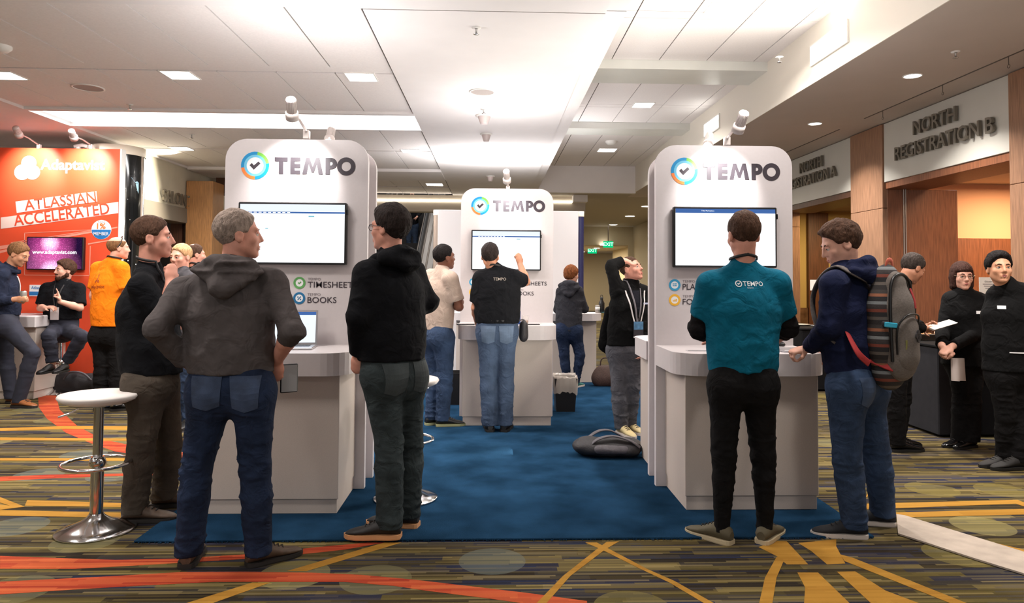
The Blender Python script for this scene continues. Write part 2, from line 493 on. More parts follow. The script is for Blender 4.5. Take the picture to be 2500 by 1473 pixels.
def band(pts, mat, off, sc=2.484, z=.0015):
    ext = []
    for i, (x, y) in enumerate(pts):        # bands run on beyond the picture's lower edge
        if y >= 1470:
            nb_ = [q for q in (pts[i-1], pts[(i+1) % len(pts)]) if q[1] < 1470]
            if nb_: x, y = x+(x-nb_[0][0])*.5, y+(y-nb_[0][1])*.5
        ext.append((x, y))
    P = [gnd(off[0]+x/sc, off[1]+y/sc, 0) for x, y in ext]
    a = sum(P[i].x*P[(i+1) % len(P)].y-P[(i+1) % len(P)].x*P[i].y for i in range(len(P)))
    if a < 0: P = P[::-1]
    fr = frame((0, 0, 0), (1, 0, 0), (0, 1, 0))
    MB().prism([(p.x, p.y) for p in P], fr, .0004, z).build('carpet_band', mat, floor)
L9, L10, L11, L12 = (0, 880), (600, 880), (1300, 880), (1800, 880)
OB = [(L9, [(230, 215), (340, 215), (362, 300), (470, 400), (620, 480), (775, 512), (775, 565), (700, 555), (550, 503), (400, 440), (285, 355), (235, 285)]),
      (L9, [(775, 512), (1110, 560), (1110, 625), (775, 565)]),
      (L9, [(0, 1188), (330, 1200), (700, 1212), (1060, 1205), (1500, 1178), (1690, 1163), (1890, 1138), (2230, 1107), (2330, 1107), (2090, 1150), (1720, 1190), (1400, 1212), (900, 1242), (450, 1267), (0, 1266)]),
      (L9, [(-300, 1360), (0, 1345), (700, 1310), (1100, 1286), (1490, 1284), (1890, 1290), (2190, 1303), (2490, 1330), (2790, 1365), (3190, 1412), (3560, 1462), (3560, 1520), (3200, 1480), (2990, 1450), (2590, 1400), (2390, 1370), (2090, 1346), (1490, 1345), (1300, 1346), (900, 1366), (450, 1392), (0, 1422), (-300, 1450)]),
      (L9, [(-100, 712), (300, 695), (740, 688), (1090, 680), (1090, 700), (740, 702), (300, 718), (-100, 740)])]
YB = [(L10, [(250, 1280), (370, 1280), (945, 1107), (840, 1107)]), (L9, [(1130, 1475), (1290, 1475), (1640, 1350), (1530, 1350)]),
      (L11, [(25, 1475), (185, 1310), (400, 1140), (450, 1103), (525, 1100), (440, 1150), (230, 1310), (85, 1475)]),
      (L11, [(320, 1107), (390, 1107), (700, 1270), (860, 1340), (1100, 1475), (1040, 1475), (830, 1350), (640, 1260), (420, 1150)]),
      (L11, [(1375, 1475), (1410, 1320), (1480, 1195), (1530, 1205), (1480, 1320), (1455, 1475)]),
      (L12, [(130, 1135), (230, 1098), (300, 1100), (430, 1240), (300, 1240), (240, 1190)]),
      (L12, [(370, 1110), (600, 1088), (600, 1130), (655, 1235), (545, 1240), (450, 1160)]),
      (L12, [(365, 1290), (490, 1290), (680, 1475), (405, 1475), (412, 1380)]),
      (L12, [(605, 1285), (715, 1283), (900, 1400), (1100, 1475), (810, 1475)]),
      (L12, [(625, 1180), (700, 1200), (1390, 1475), (1290, 1475), (650, 1220)]),
      (L12, [(780, 872), (1700, 848), (1800, 890), (1760, 895), (1690, 872), (780, 906)]),
      (L12, [(930, 926), (2400, 885), (2400, 921), (930, 957)]),
      (L12, [(1430, 1083), (1500, 1095), (1800, 1165), (1800, 1190)]),
      (L12, [(775, 838), (822, 752), (822, 800)]),
      (L9, [(-50, 812), (150, 890), (-50, 915), (-50, 870), (60, 884), (-50, 850)]),
      (L9, [(165, 850), (740, 868), (740, 893), (150, 884)]), (L9, [(-50, 910), (1000, 932), (970, 960), (-50, 944)]),
      (L9, [(-50, 415), (400, 400), (1120, 404), (1120, 430), (400, 418), (-50, 432)]),
      (L9, [(-50, 470), (1120, 478), (1120, 492), (-50, 486)]), (L9, [(-50, 596), (760, 596), (1100, 566), (1100, 580), (760, 612), (-50, 610)])]
for i, (off, pts) in enumerate(OB): band(pts, org, off, z=.0008+.00006*i)
for i, (off, pts) in enumerate(YB): band(pts, yel, off, z=.0012+.00006*i)

# blue booth carpet
yc = gnd(1250, 1321).y
xl, xr = gnd(340, 1317).x, gnd(2130, 1312).x
blue = M('blue_plush_carpet', C(30, 57, 82), .95, 0, (3.2, .38), (260, .6), spec=0.0)
rug = MB().box((xl, yc, .0025), (xr, 11.6, .014), .003).build('blue_carpet', blue)
tag(rug, 'plush dark blue carpet laid under the white demo kiosks', 'carpet')
# loose fibres along its front edge
random.seed(4)
fb = MB()
for i in range(420):
    x = random.uniform(xl, xr); L = random.uniform(.006, .02)
    fb.tube([(x, yc+.004, .008), (x+random.uniform(-.012, .012), yc-L, .004)], .0012, 4)
tag(fb.build('fibre_fringe', blue, rug), kind='stuff')
# taped strip across the carpet on the right
tp = [gnd(L12[0]+x/2.484, L12[1]+y/2.484) for x, y in ((965, 945), (1015, 952), (2700, 1471), (2700, 1605), (1450, 1218), (975, 1062))]
tp = [(p.x, p.y) for p in tp][::-1]
tape = MB().prism(tp, frame((0, 0, 0), (1, 0, 0), (0, 1, 0)), .003, .012)
tag(tape.build('floor_cable_cover', M('scuffed_beige_cover', C(172, 158, 144), .7, 0, (9, .14), (80, .2))), 'scuffed beige cable cover strip crossing the carpet at lower right', 'cable cover')

# ---- ceiling
plaster = M('ceiling_plaster', C(238, 234, 234), .85, 0, (3, .02), (180, .06))
tile_m = M('ceiling_tile', C(242, 237, 236), .9, 0, (60, .03), (300, .08))
dark_gap = M('ceiling_gap', C(34, 31, 30), .95)
metal_band = M('brushed_beam', C(228, 230, 226), .32, .12, (3, .03))
ceil = struct(MB().box((-.92, 4.94, Z1), (.77, 16.0, Z2+.3)).box((.77, 4.94, Z1+.02), (.92, 16.0, Z2+.3)).build('ceiling', plaster))
c2 = MB().box((-8, -4, Z1), (.77, 4.925, Z1+.35)).box((.77, -4, Z1+.02), (.92, 4.925, Z2+.3)).build('ceiling_front', plaster, ceil)
# left side backing, cove and beams
bk = MB().box((-5.25, 4.925, Z1+.09), (-.92, 8.2, Z1+.2)).box((-5.25, 9.0, Z1+.09), (-.92, 12.4, Z1+.2)).box((-5.25, 13.5, Z1+.09), (-.92, 16, Z1+.2))
bk.build('tile_backing', dark_gap, ceil)
MB().box((-8, 4.925, Z1-.0), (-5.25, 16, Z1+.4)).build('ceiling_margin', plaster, ceil)
MB().box((-5.25, 12.4, Z1-.02), (-.92, 13.5, Z1+.25)).build('cross_beam', plaster, ceil)
MB().box((-5.25, 8.12, Z1-.0), (-.92, 8.2, Z1+.5)).box((-5.25, 9.0, Z1), (-.92, 9.06, Z1+.5)).build('cove_edge', plaster, ceil)
cov = MB().box((-5.2, 8.21, Z1+.04), (-.93, 8.99, Z1+.06))
tag(cov.build('cove_light', emis('cove_glow', (1, .97, .93, 1), 2.2)), 'long glowing white light cove across the left ceiling', 'ceiling light')
def tile(x0, x1, y0, y1, z):
    MB().box((x0+.006, y0+.005, z), (x1-.006, y1-.005, z+.012)).build('ceiling_tile', tile_m, ceil)
# left tiles, 0.54 m wide, in rows split by a light channel
for (ya, yb) in ((4.95, 6.44), (6.62, 8.12), (9.06, 10.5), (10.68, 12.4), (13.5, 14.8), (14.9, 16.0)):
    x = -.94
    while x > -5.2:
        x2 = max(x-.54, -5.25); tile(x2, x, ya, yb, Z1+.03); x = x2
for (ya, yb) in ((6.44, 6.62), (10.5, 10.68)):
    tile(-5.25, -.94, ya, yb, Z1+.035)
# right coffers
def coffer(y0, y1, split):
    MB().box((.92, y0, Z2+.06), (3.0, y1, Z2+.2)).build('tile_backing', dark_gap, ceil)
    xs = [.92, 1.27, 1.79, 2.31, 2.83, 3.0]
    ys = [y0]+split+[y1]
    for i in range(len(ys)-1):
        for j in range(5): tile(xs[j], xs[j+1], ys[i], ys[i+1], Z2)
coffer(-4, 7.7, [4.6, 6.28, 6.45]); coffer(8.28, 10.8, [9.7, 9.85]); coffer(11.3, 15.05, [13.0, 13.15])
MB().box((.92, 7.7, Z2-.1), (3.0, 8.28, Z2+.2)).build('coffer_beam', metal_band, ceil)
MB().box((.92, 10.8, Z2-.1), (3.0, 11.3, Z2+.2)).build('coffer_beam', metal_band, ceil)
MB().box((.92, 15.05, Z1-.03), (3.0, 15.2, Z2+.3)).build('coffer_end', plaster, ceil)
# right lower soffit with its fascia
sof = M('soffit_paint', C(196, 184, 174), .8, 0, (3, .02), (150, .08))
MB().box((3.0, -4, Z1), (XW+.3, 16, Z2+.3)).build('ceiling_soffit', sof, ceil)
MB().box((2.99, -4, Z1-.004), (3.0, 15.05, Z2)).build('soffit_fascia', M('fascia_paint', C(232, 226, 214), .6), ceil)
MB().box((4.22, 5.0, Z1-.004), (4.235, 8.0, Z1+.004)).box((4.22, 8.6, Z1-.004), (4.235, 11.4, Z1+.004)).build('hanging_track', M('track_dark', C(90, 80, 72), .5), ceil)
for px, py in ((2462, 122), (2301, 192), (2155, 258)):
    p = atx(px, py, 4.228)
    hk = MB(); hk.tube([(4.228, p.y, Z1), (4.228, p.y, Z1-.07)], .003, 6)
    hk.tube([(4.228, p.y+.014*math.cos(a), Z1-.084+.014*math.sin(a)) for a in [i*math.pi/6 for i in range(12)]], .0025, 6, True)
    hk.build('ceiling_hook', M('track_dark', None), ceil)
# far ceiling over the back hall
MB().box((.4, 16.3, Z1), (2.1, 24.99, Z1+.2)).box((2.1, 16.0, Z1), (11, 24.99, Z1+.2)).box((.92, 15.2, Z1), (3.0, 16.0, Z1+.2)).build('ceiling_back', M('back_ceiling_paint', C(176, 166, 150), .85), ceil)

# ---- recessed fittings
trim_w = M('white_trim', C(238, 236, 232), .5)
glow = emis('downlight_glow', (1, .93, .85, 1), 9.0)
def square_light(x, y, z, lab, s=.13):
    e = empty('ceiling_light', (x, y, z), 0, lab, 'ceiling light', 'recessed square ceiling lights')
    fr = MB(e.location)
    for a, b in (((x-s-.012, y-s-.012), (x+s+.012, y-s)), ((x-s-.012, y+s), (x+s+.012, y+s+.012)), ((x-s-.012, y-s), (x-s, y+s)), ((x+s, y-s), (x+s+.012, y+s))):
        fr.box((a[0], a[1], z-.006), (b[0], b[1], z+.004))
    fr.build('frame', trim_w, e)
    MB(e.location).box((x-s, y-s, z-.003), (x+s, y+s, z+.003)).build('diffuser', glow, e)
def at_z(px, py, z): return gnd(px, py, z)
for px, py, z, lab in ((12, 185, Z1+.03, 'square recessed ceiling light cut by the left picture edge'), (440, 184, Z1+.03, 'square recessed ceiling light on tiles left of the tall spotlight'),
        (882, 189, Z1+.03, 'square recessed ceiling light next to the smooth central ceiling'), (443, 363, Z1+.03, 'small square ceiling light above the salon sign'),
        (1003, 369, Z1+.03, 'square ceiling light behind the left kiosk top'), (1061, 451, Z1+.03, 'small square ceiling light above the long light strip'),
        (1765, 22, Z2, 'square coffer light at the very top of the picture'), (1570, 257, Z2, 'square coffer light between the two metal beams'), (1482, 367, Z2, 'square coffer light beyond the second metal beam')):
    p = at_z(px, py, z-.004); square_light(p.x, p.y, z-.001, lab, .13 if p.y < 12 else .16)
for px, py, lab in ((2228, 185, 'round downlight above the registration B sign'), (1990, 302, 'round downlight above the registration A sign')):
    p = at_z(px, py, Z1); e = empty('round_downlight', p, 0, lab, 'ceiling light', 'round soffit downlights')
    MB().lathe([(.085, .0), (.085, -.006), (.072, -.006), (.072, -.001)]).build('ring', trim_w, e)
    MB().lathe([(.072, -.002), (.0, -.002)]).build('lens', glow, e)
for px, py, r, z, lab in ((1177, 224, .13, Z1, 'round ceiling speaker on the smooth central ceiling'), (215, 214, .15, Z1+.03, 'round ceiling speaker on pink lit tiles'), (1193, 385, .13, Z1, 'small round ceiling speaker above the centre kiosk')):
    p = at_z(px, py, z); e = empty('ceiling_speaker', p, 0, lab, 'speaker')
    MB().lathe([(r, 0), (r, -.008), (r*.88, -.008), (r*.88, -.002)], n=32).build('rim', trim_w, e)
    MB().lathe([(r*.88, -.003), (0, -.003)], n=32).build('grille', M('speaker_grille', C(186, 176, 172), .8, 0, None, (900, .5)), e)
for px, py, z, lab in ((1163, 73, Z1, 'sprinkler head nearest on the central ceiling'), (1181, 272, Z1, 'sprinkler head just above the white dome'), (317, 261, Z1+.03, 'sprinkler head on pink tiles at left'), (468, 334, Z1+.03, 'small sprinkler head beyond the light cove'), (2333, 132, Z1, 'sprinkler head on the right soffit'), (1903, 145, Z2-.3, 'sidewall sprinkler on the bright fascia')):
    p = at_z(px, py-6, z); e = empty('sprinkler', p, 0, lab, 'sprinkler')
    MB().lathe([(.035, 0), (.035, -.005), (.012, -.01)], n=16).build('flange', trim_w, e)
    MB().lathe([(.008, -.008), (.008, -.05), (.022, -.05), (.022, -.054), (0, -.054)], n=12).build('nozzle', M('chrome', C(220, 220, 222), .12, 1.0), e)
for px, py, r, lab in ((1182, 290, .075, 'white conical ceiling dome in front of the light cove line'), (1187, 335, .06, 'pale washed out ceiling dome further back'), (1197, 438, .06, 'smoke detector just above the centre kiosk')):
    p = at_z(px, py-8, Z1); e = empty('ceiling_dome', p, 0, lab, 'ceiling fixture')
    MB().lathe([(r*1.3, 0), (r*1.3, -.012), (r, -.016)], n=24).build('rim', trim_w, e)
    MB().lathe([(r, -.014), (r*.62, -.09), (r*.55, -.1), (0, -.1)], n=24).build('shell', M('dome_shell', C(206, 192, 190), .4), e)
p = at_z(2, 112, Z1+.03); e = empty('wall_detector', p, 0, 'smoke detector on the ceiling at the left edge', 'smoke detector')
MB().lathe([(.08, 0), (.08, -.02), (.05, -.05), (0, -.055)]).build('shell', trim_w, e)
p = at_z(1492, 345, Z2); e = empty('smoke_detector', p, 0, 'smoke detector in the far right coffer', 'smoke detector')
MB().lathe([(.1, 0), (.1, -.02), (.06, -.06), (0, -.065)]).build('shell', trim_w, e)
# wall-washer boxes set in the fascia
for px, py, dy, dz, lab in ((2023, 108, .36, .1, 'bright rectangular light in the white fascia, nearer one'), (1738, 308, .34, .1, 'bright rectangular light in the white fascia, farther one')):
    p = atx(px, py, 2.985); e = empty('fascia_light', p, 0, lab, 'wall light')
    MB().box((-.012, -dy, -dz), (.004, dy, dz)).build('housing', trim_w, e)
    MB().box((-.016, -dy+.02, -dz+.02), (-.012, dy-.02, dz-.02)).build('lens', emis('fascia_glow', (1, .97, .9, 1), 5.0), e)

# ---- right wall: sign panels, wooden piers, openings
wood_p = wood('walnut_veneer', C(150, 112, 86))
wood_r = wood('red_wood_panel', C(134, 84, 56))
wood_d = wood('dark_wood', C(92, 58, 40))
signp = M('sign_panel', C(205, 204, 196), .35, 0, (2, .03))
wall_r = struct(MB().box((XW+.02, -4, 2.9), (XW+.3, 16, Z1)).build('wall_right', M('hall_wall', C(170, 158, 146), .8)))
def wbox(name, y0, y1, z0, z1, mat, x0=XW-.02, x1=XW+.3, bev=.004, par=wall_r):
    return MB().box((x0, y0, z0), (x1, y1, z1), bev).build(name, mat, par)
yB0, yB1, yA1 = atx(2472, 300, XW).y, atx(2161, 300, XW).y, atx(2083, 400, XW).y
wbox('sign_panel', yB0, yB1, 2.61, Z1-.01, signp); wbox('sign_panel', yA1, yA1+2.3, 2.61, Z1-.01, signp)
for a, b in ((yB1, yA1), (yB0-.75, yB0), (yA1+2.3, yA1+3.0)):
    zc = 2.31
    wbox('wood_panel', a+.004, b-.004, 0, zc-.004, wood_p, XW-.04); wbox('wood_panel', a+.004, b-.004, zc, Z1-.01, wood_p, XW-.04)
wbox('lintel', yB0, yB1, 2.53, 2.61, wood_r, XW-.005, XW+.5); wbox('lintel', yA1, yA1+2.3, 2.53, 2.61, wood_d, XW-.005, XW+.5)
MB().box((XW, yA1+3.0, 0), (XW+.3, 16, Z1)).build('far_wall_panel', M('hall_wall', None), wall_r)
MB().box((XW, -4, 0), (XW+.3, yB0-.75, Z1)).build('near_wall_panel', M('hall_wall', None), wall_r)
letter_m = M('brushed_letter', C(128, 122, 112), .4, .6)
def letters(txt, size, fr, parent):
    """each character a part of its own"""
    cu = bpy.data.curves.new('t', 'FONT'); cu.body = txt; cu.size = size; cu.align_x = 'CENTER'; cu.align_y = 'CENTER'; cu.offset = .012*size; cu.extrude = .015; cu.resolution_u = 3
    to = bpy.data.objects.new('t', cu); me = bpy.data.meshes.new_from_object(to); bpy.data.objects.remove(to); bpy.data.curves.remove(cu)
    co = [v.co.copy() for v in me.vertices]; root = list(range(len(co)))
    key = {}
    def find(i):
        while root[i] != i: root[i] = root[root[i]]; i = root[i]
        return i
    for i, c in enumerate(co):
        k = (round(c.x, 5), round(c.y, 5), round(c.z, 5))
        if k in key: root[find(i)] = find(key[k])
        else: key[k] = i
    for p in me.polygons:
        vs_ = list(p.vertices)
        for q in vs_[1:]: root[find(q)] = find(vs_[0])
    gr = {}
    for p in me.polygons: gr.setdefault(find(p.vertices[0]), []).append(list(p.vertices))
    o, r, u, n = fr
    for fs in sorted(gr.values(), key=lambda f: co[f[0][0]].x):
        ids = sorted({i for f in fs for i in f}); mp_ = {i: j for j, i in enumerate(ids)}
        MB(parent.location).add([o+r*co[i].x+u*co[i].y+n*(co[i].z+.015) for i in ids], [[mp_[i] for i in f] for f in fs]).build('letter', letter_m, parent)
    bpy.data.meshes.remove(me)
def sign(lines, lab):
    e = None
    for txt, px, py in lines:
        q = atx(px, py, XW)
        if e is None: e = empty('wall_sign', (XW-.02, q.y, q.z), 0, lab, 'sign')
        letters(txt, .21, frame((XW-.034, q.y, q.z), (0, -1, 0), (0, 0, 1)), e)
sign((('NORTH', 2292, 298), ('REGISTRATION B', 2304, 346)), 'metal letters reading NORTH REGISTRATION B on the nearer sign')
sign((('NORTH', 1988, 404), ('REGISTRATION A', 1983, 439)), 'metal letters reading NORTH REGISTRATION A beside the right kiosk')
# registration rooms
room = struct(MB().box((XW+.3, 9.2, 0), (10, 9.35, 2.02)).build('wall_registration', wood_r))
MB().box((XW+.3, 9.2, 2.02), (10, 9.35, 2.8)).build('plaster_band', M('warm_plaster', C(236, 182, 142), .8), room)
MB().box((XW+.02, yB1-.0, 0), (5.46, yB1+.06, 2.53), .004).build('folding_panel', wood_r, room)
MB().box((4.80, yB1-.012, 0), (4.812, yB1, 2.53)).box((4.825, yB1-.012, 0), (4.835, yB1, 2.53)).build('panel_track', M('steel', C(190, 180, 170), .3, .9), room)
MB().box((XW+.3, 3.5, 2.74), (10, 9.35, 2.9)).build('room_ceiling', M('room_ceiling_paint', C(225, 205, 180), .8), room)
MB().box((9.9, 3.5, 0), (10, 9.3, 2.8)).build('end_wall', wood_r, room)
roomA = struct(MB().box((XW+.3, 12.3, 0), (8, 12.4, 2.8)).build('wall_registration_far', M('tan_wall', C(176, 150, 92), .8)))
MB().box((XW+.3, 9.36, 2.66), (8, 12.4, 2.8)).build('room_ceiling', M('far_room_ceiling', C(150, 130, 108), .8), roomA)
MB().box((4.66, 11.3, 0), (4.75, 11.42, 2.53)).box((5.45, 12.22, 0), (5.8, 12.3, 2.62)).build('door_post', wood_d, roomA)
MB().box((4.76, 12.26, .62), (8, 12.3, .98)).build('marble_dado', M('brown_marble', C(110, 82, 60), .25, 0, (6, .45)), roomA)
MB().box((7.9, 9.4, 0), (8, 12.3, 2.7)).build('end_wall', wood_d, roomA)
for x, y, z, nm, lab in ((5.55, 8.3, 2.738, 'room_downlight', 'small downlight inside the orange registration room'), (6.1, 7.6, 2.738, 'room_downlight', 'small downlight at the right inside the orange registration room'), (5.5, 10.9, 2.658, 'room_downlight', 'small downlight inside the registration A room')):
    e = empty(nm, (x, y, z), 0, lab, 'ceiling light')
    MB().lathe([(.06, 0), (.06, -.005), (.05, -.005)]).build('ring', trim_w, e); MB().lathe([(.05, -.002), (0, -.002)]).build('lens', glow, e)

# ---- left wall
wall_l = struct(MB().box((-8.3, -4, 0), (-8.0, 16, Z1)).build('wall_left', M('hall_wall', None)))
ps0, ps1 = atx(343, 450, XL), atx(522, 520, XL)
MB().box((XL-.3, 10.2, 2.62), (XL, 16, Z1), .0).build('sign_panel', M('salon_panel', C(214, 208, 190), .5, 0, (4, .04)), wall_l)
MB().box((XL-.3, 10.2, 2.37), (XL+.04, 13.3, 2.62), .004).build('lintel', M('grey_lintel', C(124, 116, 104), .6), wall_l)
MB().box((XL-1.2, 10.3, 0), (XL-1.1, 16, 2.6)).build('door_recess', wood('recess_dark', C(48, 36, 30)), wall_l)
for y in (10.3, 11.4, 12.6): MB().box((XL-.3, y, 0), (XL-.1, y+.08, 2.4)).build('door_post', wood_d, wall_l)
pp = atx(459, 480, XL)
pil = empty('wood_pier', (XL+.2, 12.7, 0), 0, None, None); tag(pil, kind='structure')
pil.name = 'trim_1'
MB(pil.location).box((XL+.02, 12.45, 0), (XL+.47, 12.95, 3.1), .004).build('wood_panel', wood('light_wood', C(182, 132, 84)), pil)
MB().box((XL-.3, 13.0, 0), (XL, 25, 2.62)).build('far_wall_panel', M('hall_wall', None), wall_l)
sl = empty('wall_sign', (XL+.05, atx(430, 492, XL).y, 2.62), 0, 'metal letters reading SALON 7 standing on the grey lintel', 'sign')
letters('SALON 7', .27, frame((XL+.05, atx(424, 492, XL).y, 2.735), (0, 1, 0), (0, 0, 1)), sl)
# white pier at the far left behind the orange booth
wp = MB().box((-7.9, 10.5, 0), (-5.7, 10.9, Z1)); 
tag(wp.build('wall_pier', M('white_wall', C(232, 228, 222), .7)), kind='structure')
struct(MB().box((XW+.3, 16, 0), (XW+.45, 25, Z1)).build('wall_back_right', M('beige_wall', C(186, 172, 146), .8)))
hd = MB().box((-5.15, 13.4, 3.0), (-4.3, 13.9, 3.3), .01).build('trim_2', wood_d); tag(hd, kind='structure')

# ---- back of the hall
bul = struct(MB().box((-8, 16.0, 2.94), (2.05, 16.3, Z1)).build('wall_back', M('bulkhead_paint', C(190, 180, 166), .7)))
st = MB().box((-6, 15.97, 3.165), (1.93, 16.0, 3.205)); tag(st.build('strip_light', emis('strip_glow', (1, .9, .74, 1), 5.0)), 'thin warm linear light running along the back bulkhead', 'strip light')
MB().box((1.75, 15.7, 3.16), (2.06, 16.0, Z1)).build('soffit_box', plaster, bul)
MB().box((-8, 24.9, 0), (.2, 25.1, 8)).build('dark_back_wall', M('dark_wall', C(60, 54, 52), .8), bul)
beige = M('beige_wall', C(186, 172, 146), .8)
cor = struct(MB().box((.2, 25, 2.65), (11, 25.15, Z1)).build('wall_corridor', beige))
MB().box((.2, 24.9, 0), (2.2, 25.1, 2.65)).box((4.72, 25, 0), (11, 25.15, 2.65)).build('corridor_jamb', beige, cor)
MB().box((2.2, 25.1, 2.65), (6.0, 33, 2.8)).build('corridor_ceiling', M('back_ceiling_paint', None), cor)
MB().box((2.2, 33, 0), (6.0, 33.2, 2.65)).build('corridor_end', M('corridor_end_paint', C(176, 162, 136), .8), cor)
MB().box((2.1, 25.1, 0), (2.2, 33, 2.65)).build('corridor_side', beige, cor)
MB().box((5.0, 25.1, 0), (5.1, 30, 2.65)).build('corridor_side', beige, cor)
dr = MB().box((3.0, 32.9, 0), (3.9, 33, 2.1), .01).build('door_1', M('door_paint', C(170, 156, 130), .6)); tag(dr, kind='structure')
MB().box((3.78, 32.86, .95), (3.84, 32.9, 1.2)).build('door_handle', M('steel', None), dr)
MB().box((5.3, 25.0-.05, 0), (5.36, 25.0, 2.1)).build('wall_edge', M('steel', None), cor)
green_m = emis('exit_green', (.0, .62, .22, 1), .75); white_e = emis('exit_white', (.5, 1, .7, 1), 1.2)
for px, py, Y, sc, lab in ((1485, 597, 24.2, 1.0, 'glowing green EXIT sign, higher and nearer one'), (1446, 612, 28.0, 1.05, 'glowing green EXIT sign, lower one at left in the corridor')):
    p = aty(px, py, Y); e = empty('exit_sign', (p.x, Y, p.z), 0, lab, 'exit sign')
    MB().box((-.17*sc, 0, -.11*sc), (.17*sc, .04, .11*sc), .006).build('panel', green_m, e)
    text('EXIT', .17*sc, frame((0, -.002, 0)), white_e, 'lettering', e, bold=.02)
    MB().box((-.012, .01, .11*sc), (.012, .03, (Z1 if Y < 25 else 2.65)-p.z)).build('bracket', M('track_dark', None), e)
for px, py, lab in ((1497, 549, 'far'), (1538, 528, 'middle'), (1580, 504, 'near')):
    p = at_z(px, py, Z1-.002); e = empty('round_downlight', p, 0, {'far': 'far round downlight above the EXIT signs', 'middle': 'round downlight in the back hall between two others', 'near': 'round downlight at the edge of the right kiosk panel'}[lab], 'ceiling light')
    MB().lathe([(.16, 0), (.16, -.006), (.14, -.006)]).build('ring', trim_w, e); MB().lathe([(.14, -.003), (0, -.003)]).build('lens', glow, e)
for px, py, nm in ((1421, 615, 'left one'), (1457, 606, 'middle one'), (1473, 599, 'right one')):
    p = at_z(px, py, 2.648); e = empty('round_downlight', p, 0, 'small corridor downlight beside the EXIT signs, '+nm, 'ceiling light')
    MB().lathe([(.14, 0), (.14, -.006), (.12, -.006)]).build('ring', trim_w, e); MB().lathe([(.12, -.003), (0, -.003)]).build('lens', glow, e)
# escalator
es = empty('escalator', (-2.5, 15.9, 0), 0, 'steel escalator rising away behind the left kiosk', 'escalator')
rub = M('black_rubber', C(22, 22, 24), .5); steel = M('steel', None); stl2 = M('brushed_steel', C(104, 100, 96), .36, .85, (2, .1))
sl_ = math.tan(math.radians(30))
def inc(y): return max(0, (y-.1))*sl_
for sx in (-.62, .62):
    b = MB(); q = [(0, -.6), (0, .1), (0, 8)]
    ring = lambda x: [(x, -.6, 0), (x, .1, 0), (x, 8, inc(8)), (x, 8, inc(8)+.78), (x, .1, .78), (x, -.5, .78), (x, -.6, .6)]
    b.loft([ring(sx-.09), ring(sx+(.09 if sx < 0 else .42))], True, True, False); b.build('balustrade', stl2, es)
    for dx, dz in ((-.07, .80), (.07, .80), (.22, .80), (.40, .80)):
        MB().tube([(sx+dx, -.5, dz), (sx+dx, .1, dz), (sx+dx, 8, inc(8)+dz)], .022, 8).build('trim_rail', steel, es)
    MB().tube([(sx, -.62, .6), (sx, -.55, .88), (sx, .1, .93), (sx, 8, inc(8)+.93)], .04, 8).build('handrail', rub, es)
for i in range(22):
    y = .1+i*.35
    MB().box((-.5, y, i*.35*sl_-.05), (.5, y+.36, i*.35*sl_+.2)).build('step', M('step_dark', C(44, 42, 42), .5, .3), es)

# ================================================================== THINGS
RUGZ = .014
white_lam = M('white_laminate', C(208, 201, 202), .42, 0, (40, .015), (500, .04))
grey_lam = M('speckled_laminate', C(196, 184, 175), .55, 0, (700, .10))
ink = M('dark_print', C(58, 50, 58), .5)
chrome = M('chrome', None)
black_pl = M('black_plastic', C(16, 16, 18), .35)
scr_white = emis('screen_white', (.93, .96, 1.0, 1), 1.25)
scr_bar = emis('screen_bar', (.05, .12, .33, 1), .9)
scr_grey = emis('screen_grey', (.72, .78, .88, 1), .9)

def ftext(body, w, h, fr, mat, name, parent, org=(0, 0, 0), bold=.0, ext=.002, z0=0.0):
    """text scaled to a box w x h whose lower left corner is the frame's origin"""
    cu = bpy.data.curves.new('t', 'FONT'); cu.body = body; cu.size = 1; cu.offset = bold; cu.resolution_u = 3
    to = bpy.data.objects.new('t', cu); me = bpy.data.meshes.new_from_object(to)
    bpy.data.objects.remove(to); bpy.data.curves.remove(cu)
    xs = [v.co.x for v in me.vertices]; ys = [v.co.y for v in me.vertices]
    x0, x1, y0, y1 = min(xs), max(xs), min(ys), max(ys)
    o, r, u, n = fr
    sx = w/(x1-x0); sy = h/(y1-y0) if h else sx
    for v in me.vertices:
        p = o+r*((v.co.x-x0)*sx)+u*((v.co.y-y0)*sy)+n*(z0+ext)-Vector(org)
        v.co = p
    me.materials.clear(); me.materials.append(mat); me.name = name
    return link(name, me, parent)
def pxframe(p0, p1, Y, dz=0.0):
    a = aty(p0[0], p0[1], Y); b = aty(p1[0], p1[1], Y)
    r = (b-a).normalized(); u = Vector((-r.z, 0, r.x))
    return (a, r, u, r.cross(u)), (b-a).length
def pxpoly(mb, pts, Y, t=.003, z0=0.0):
    P = [aty(x, y, Y) for x, y in pts]
    a = sum(P[i].x*P[(i+1) % len(P)].z-P[(i+1) % len(P)].x*P[i].z for i in range(len(P)))
    if a < 0: P = P[::-1]
    mb.prism([(p.x, p.z) for p in P], frame((0, Y, 0)), z0, z0+t)
    return mb
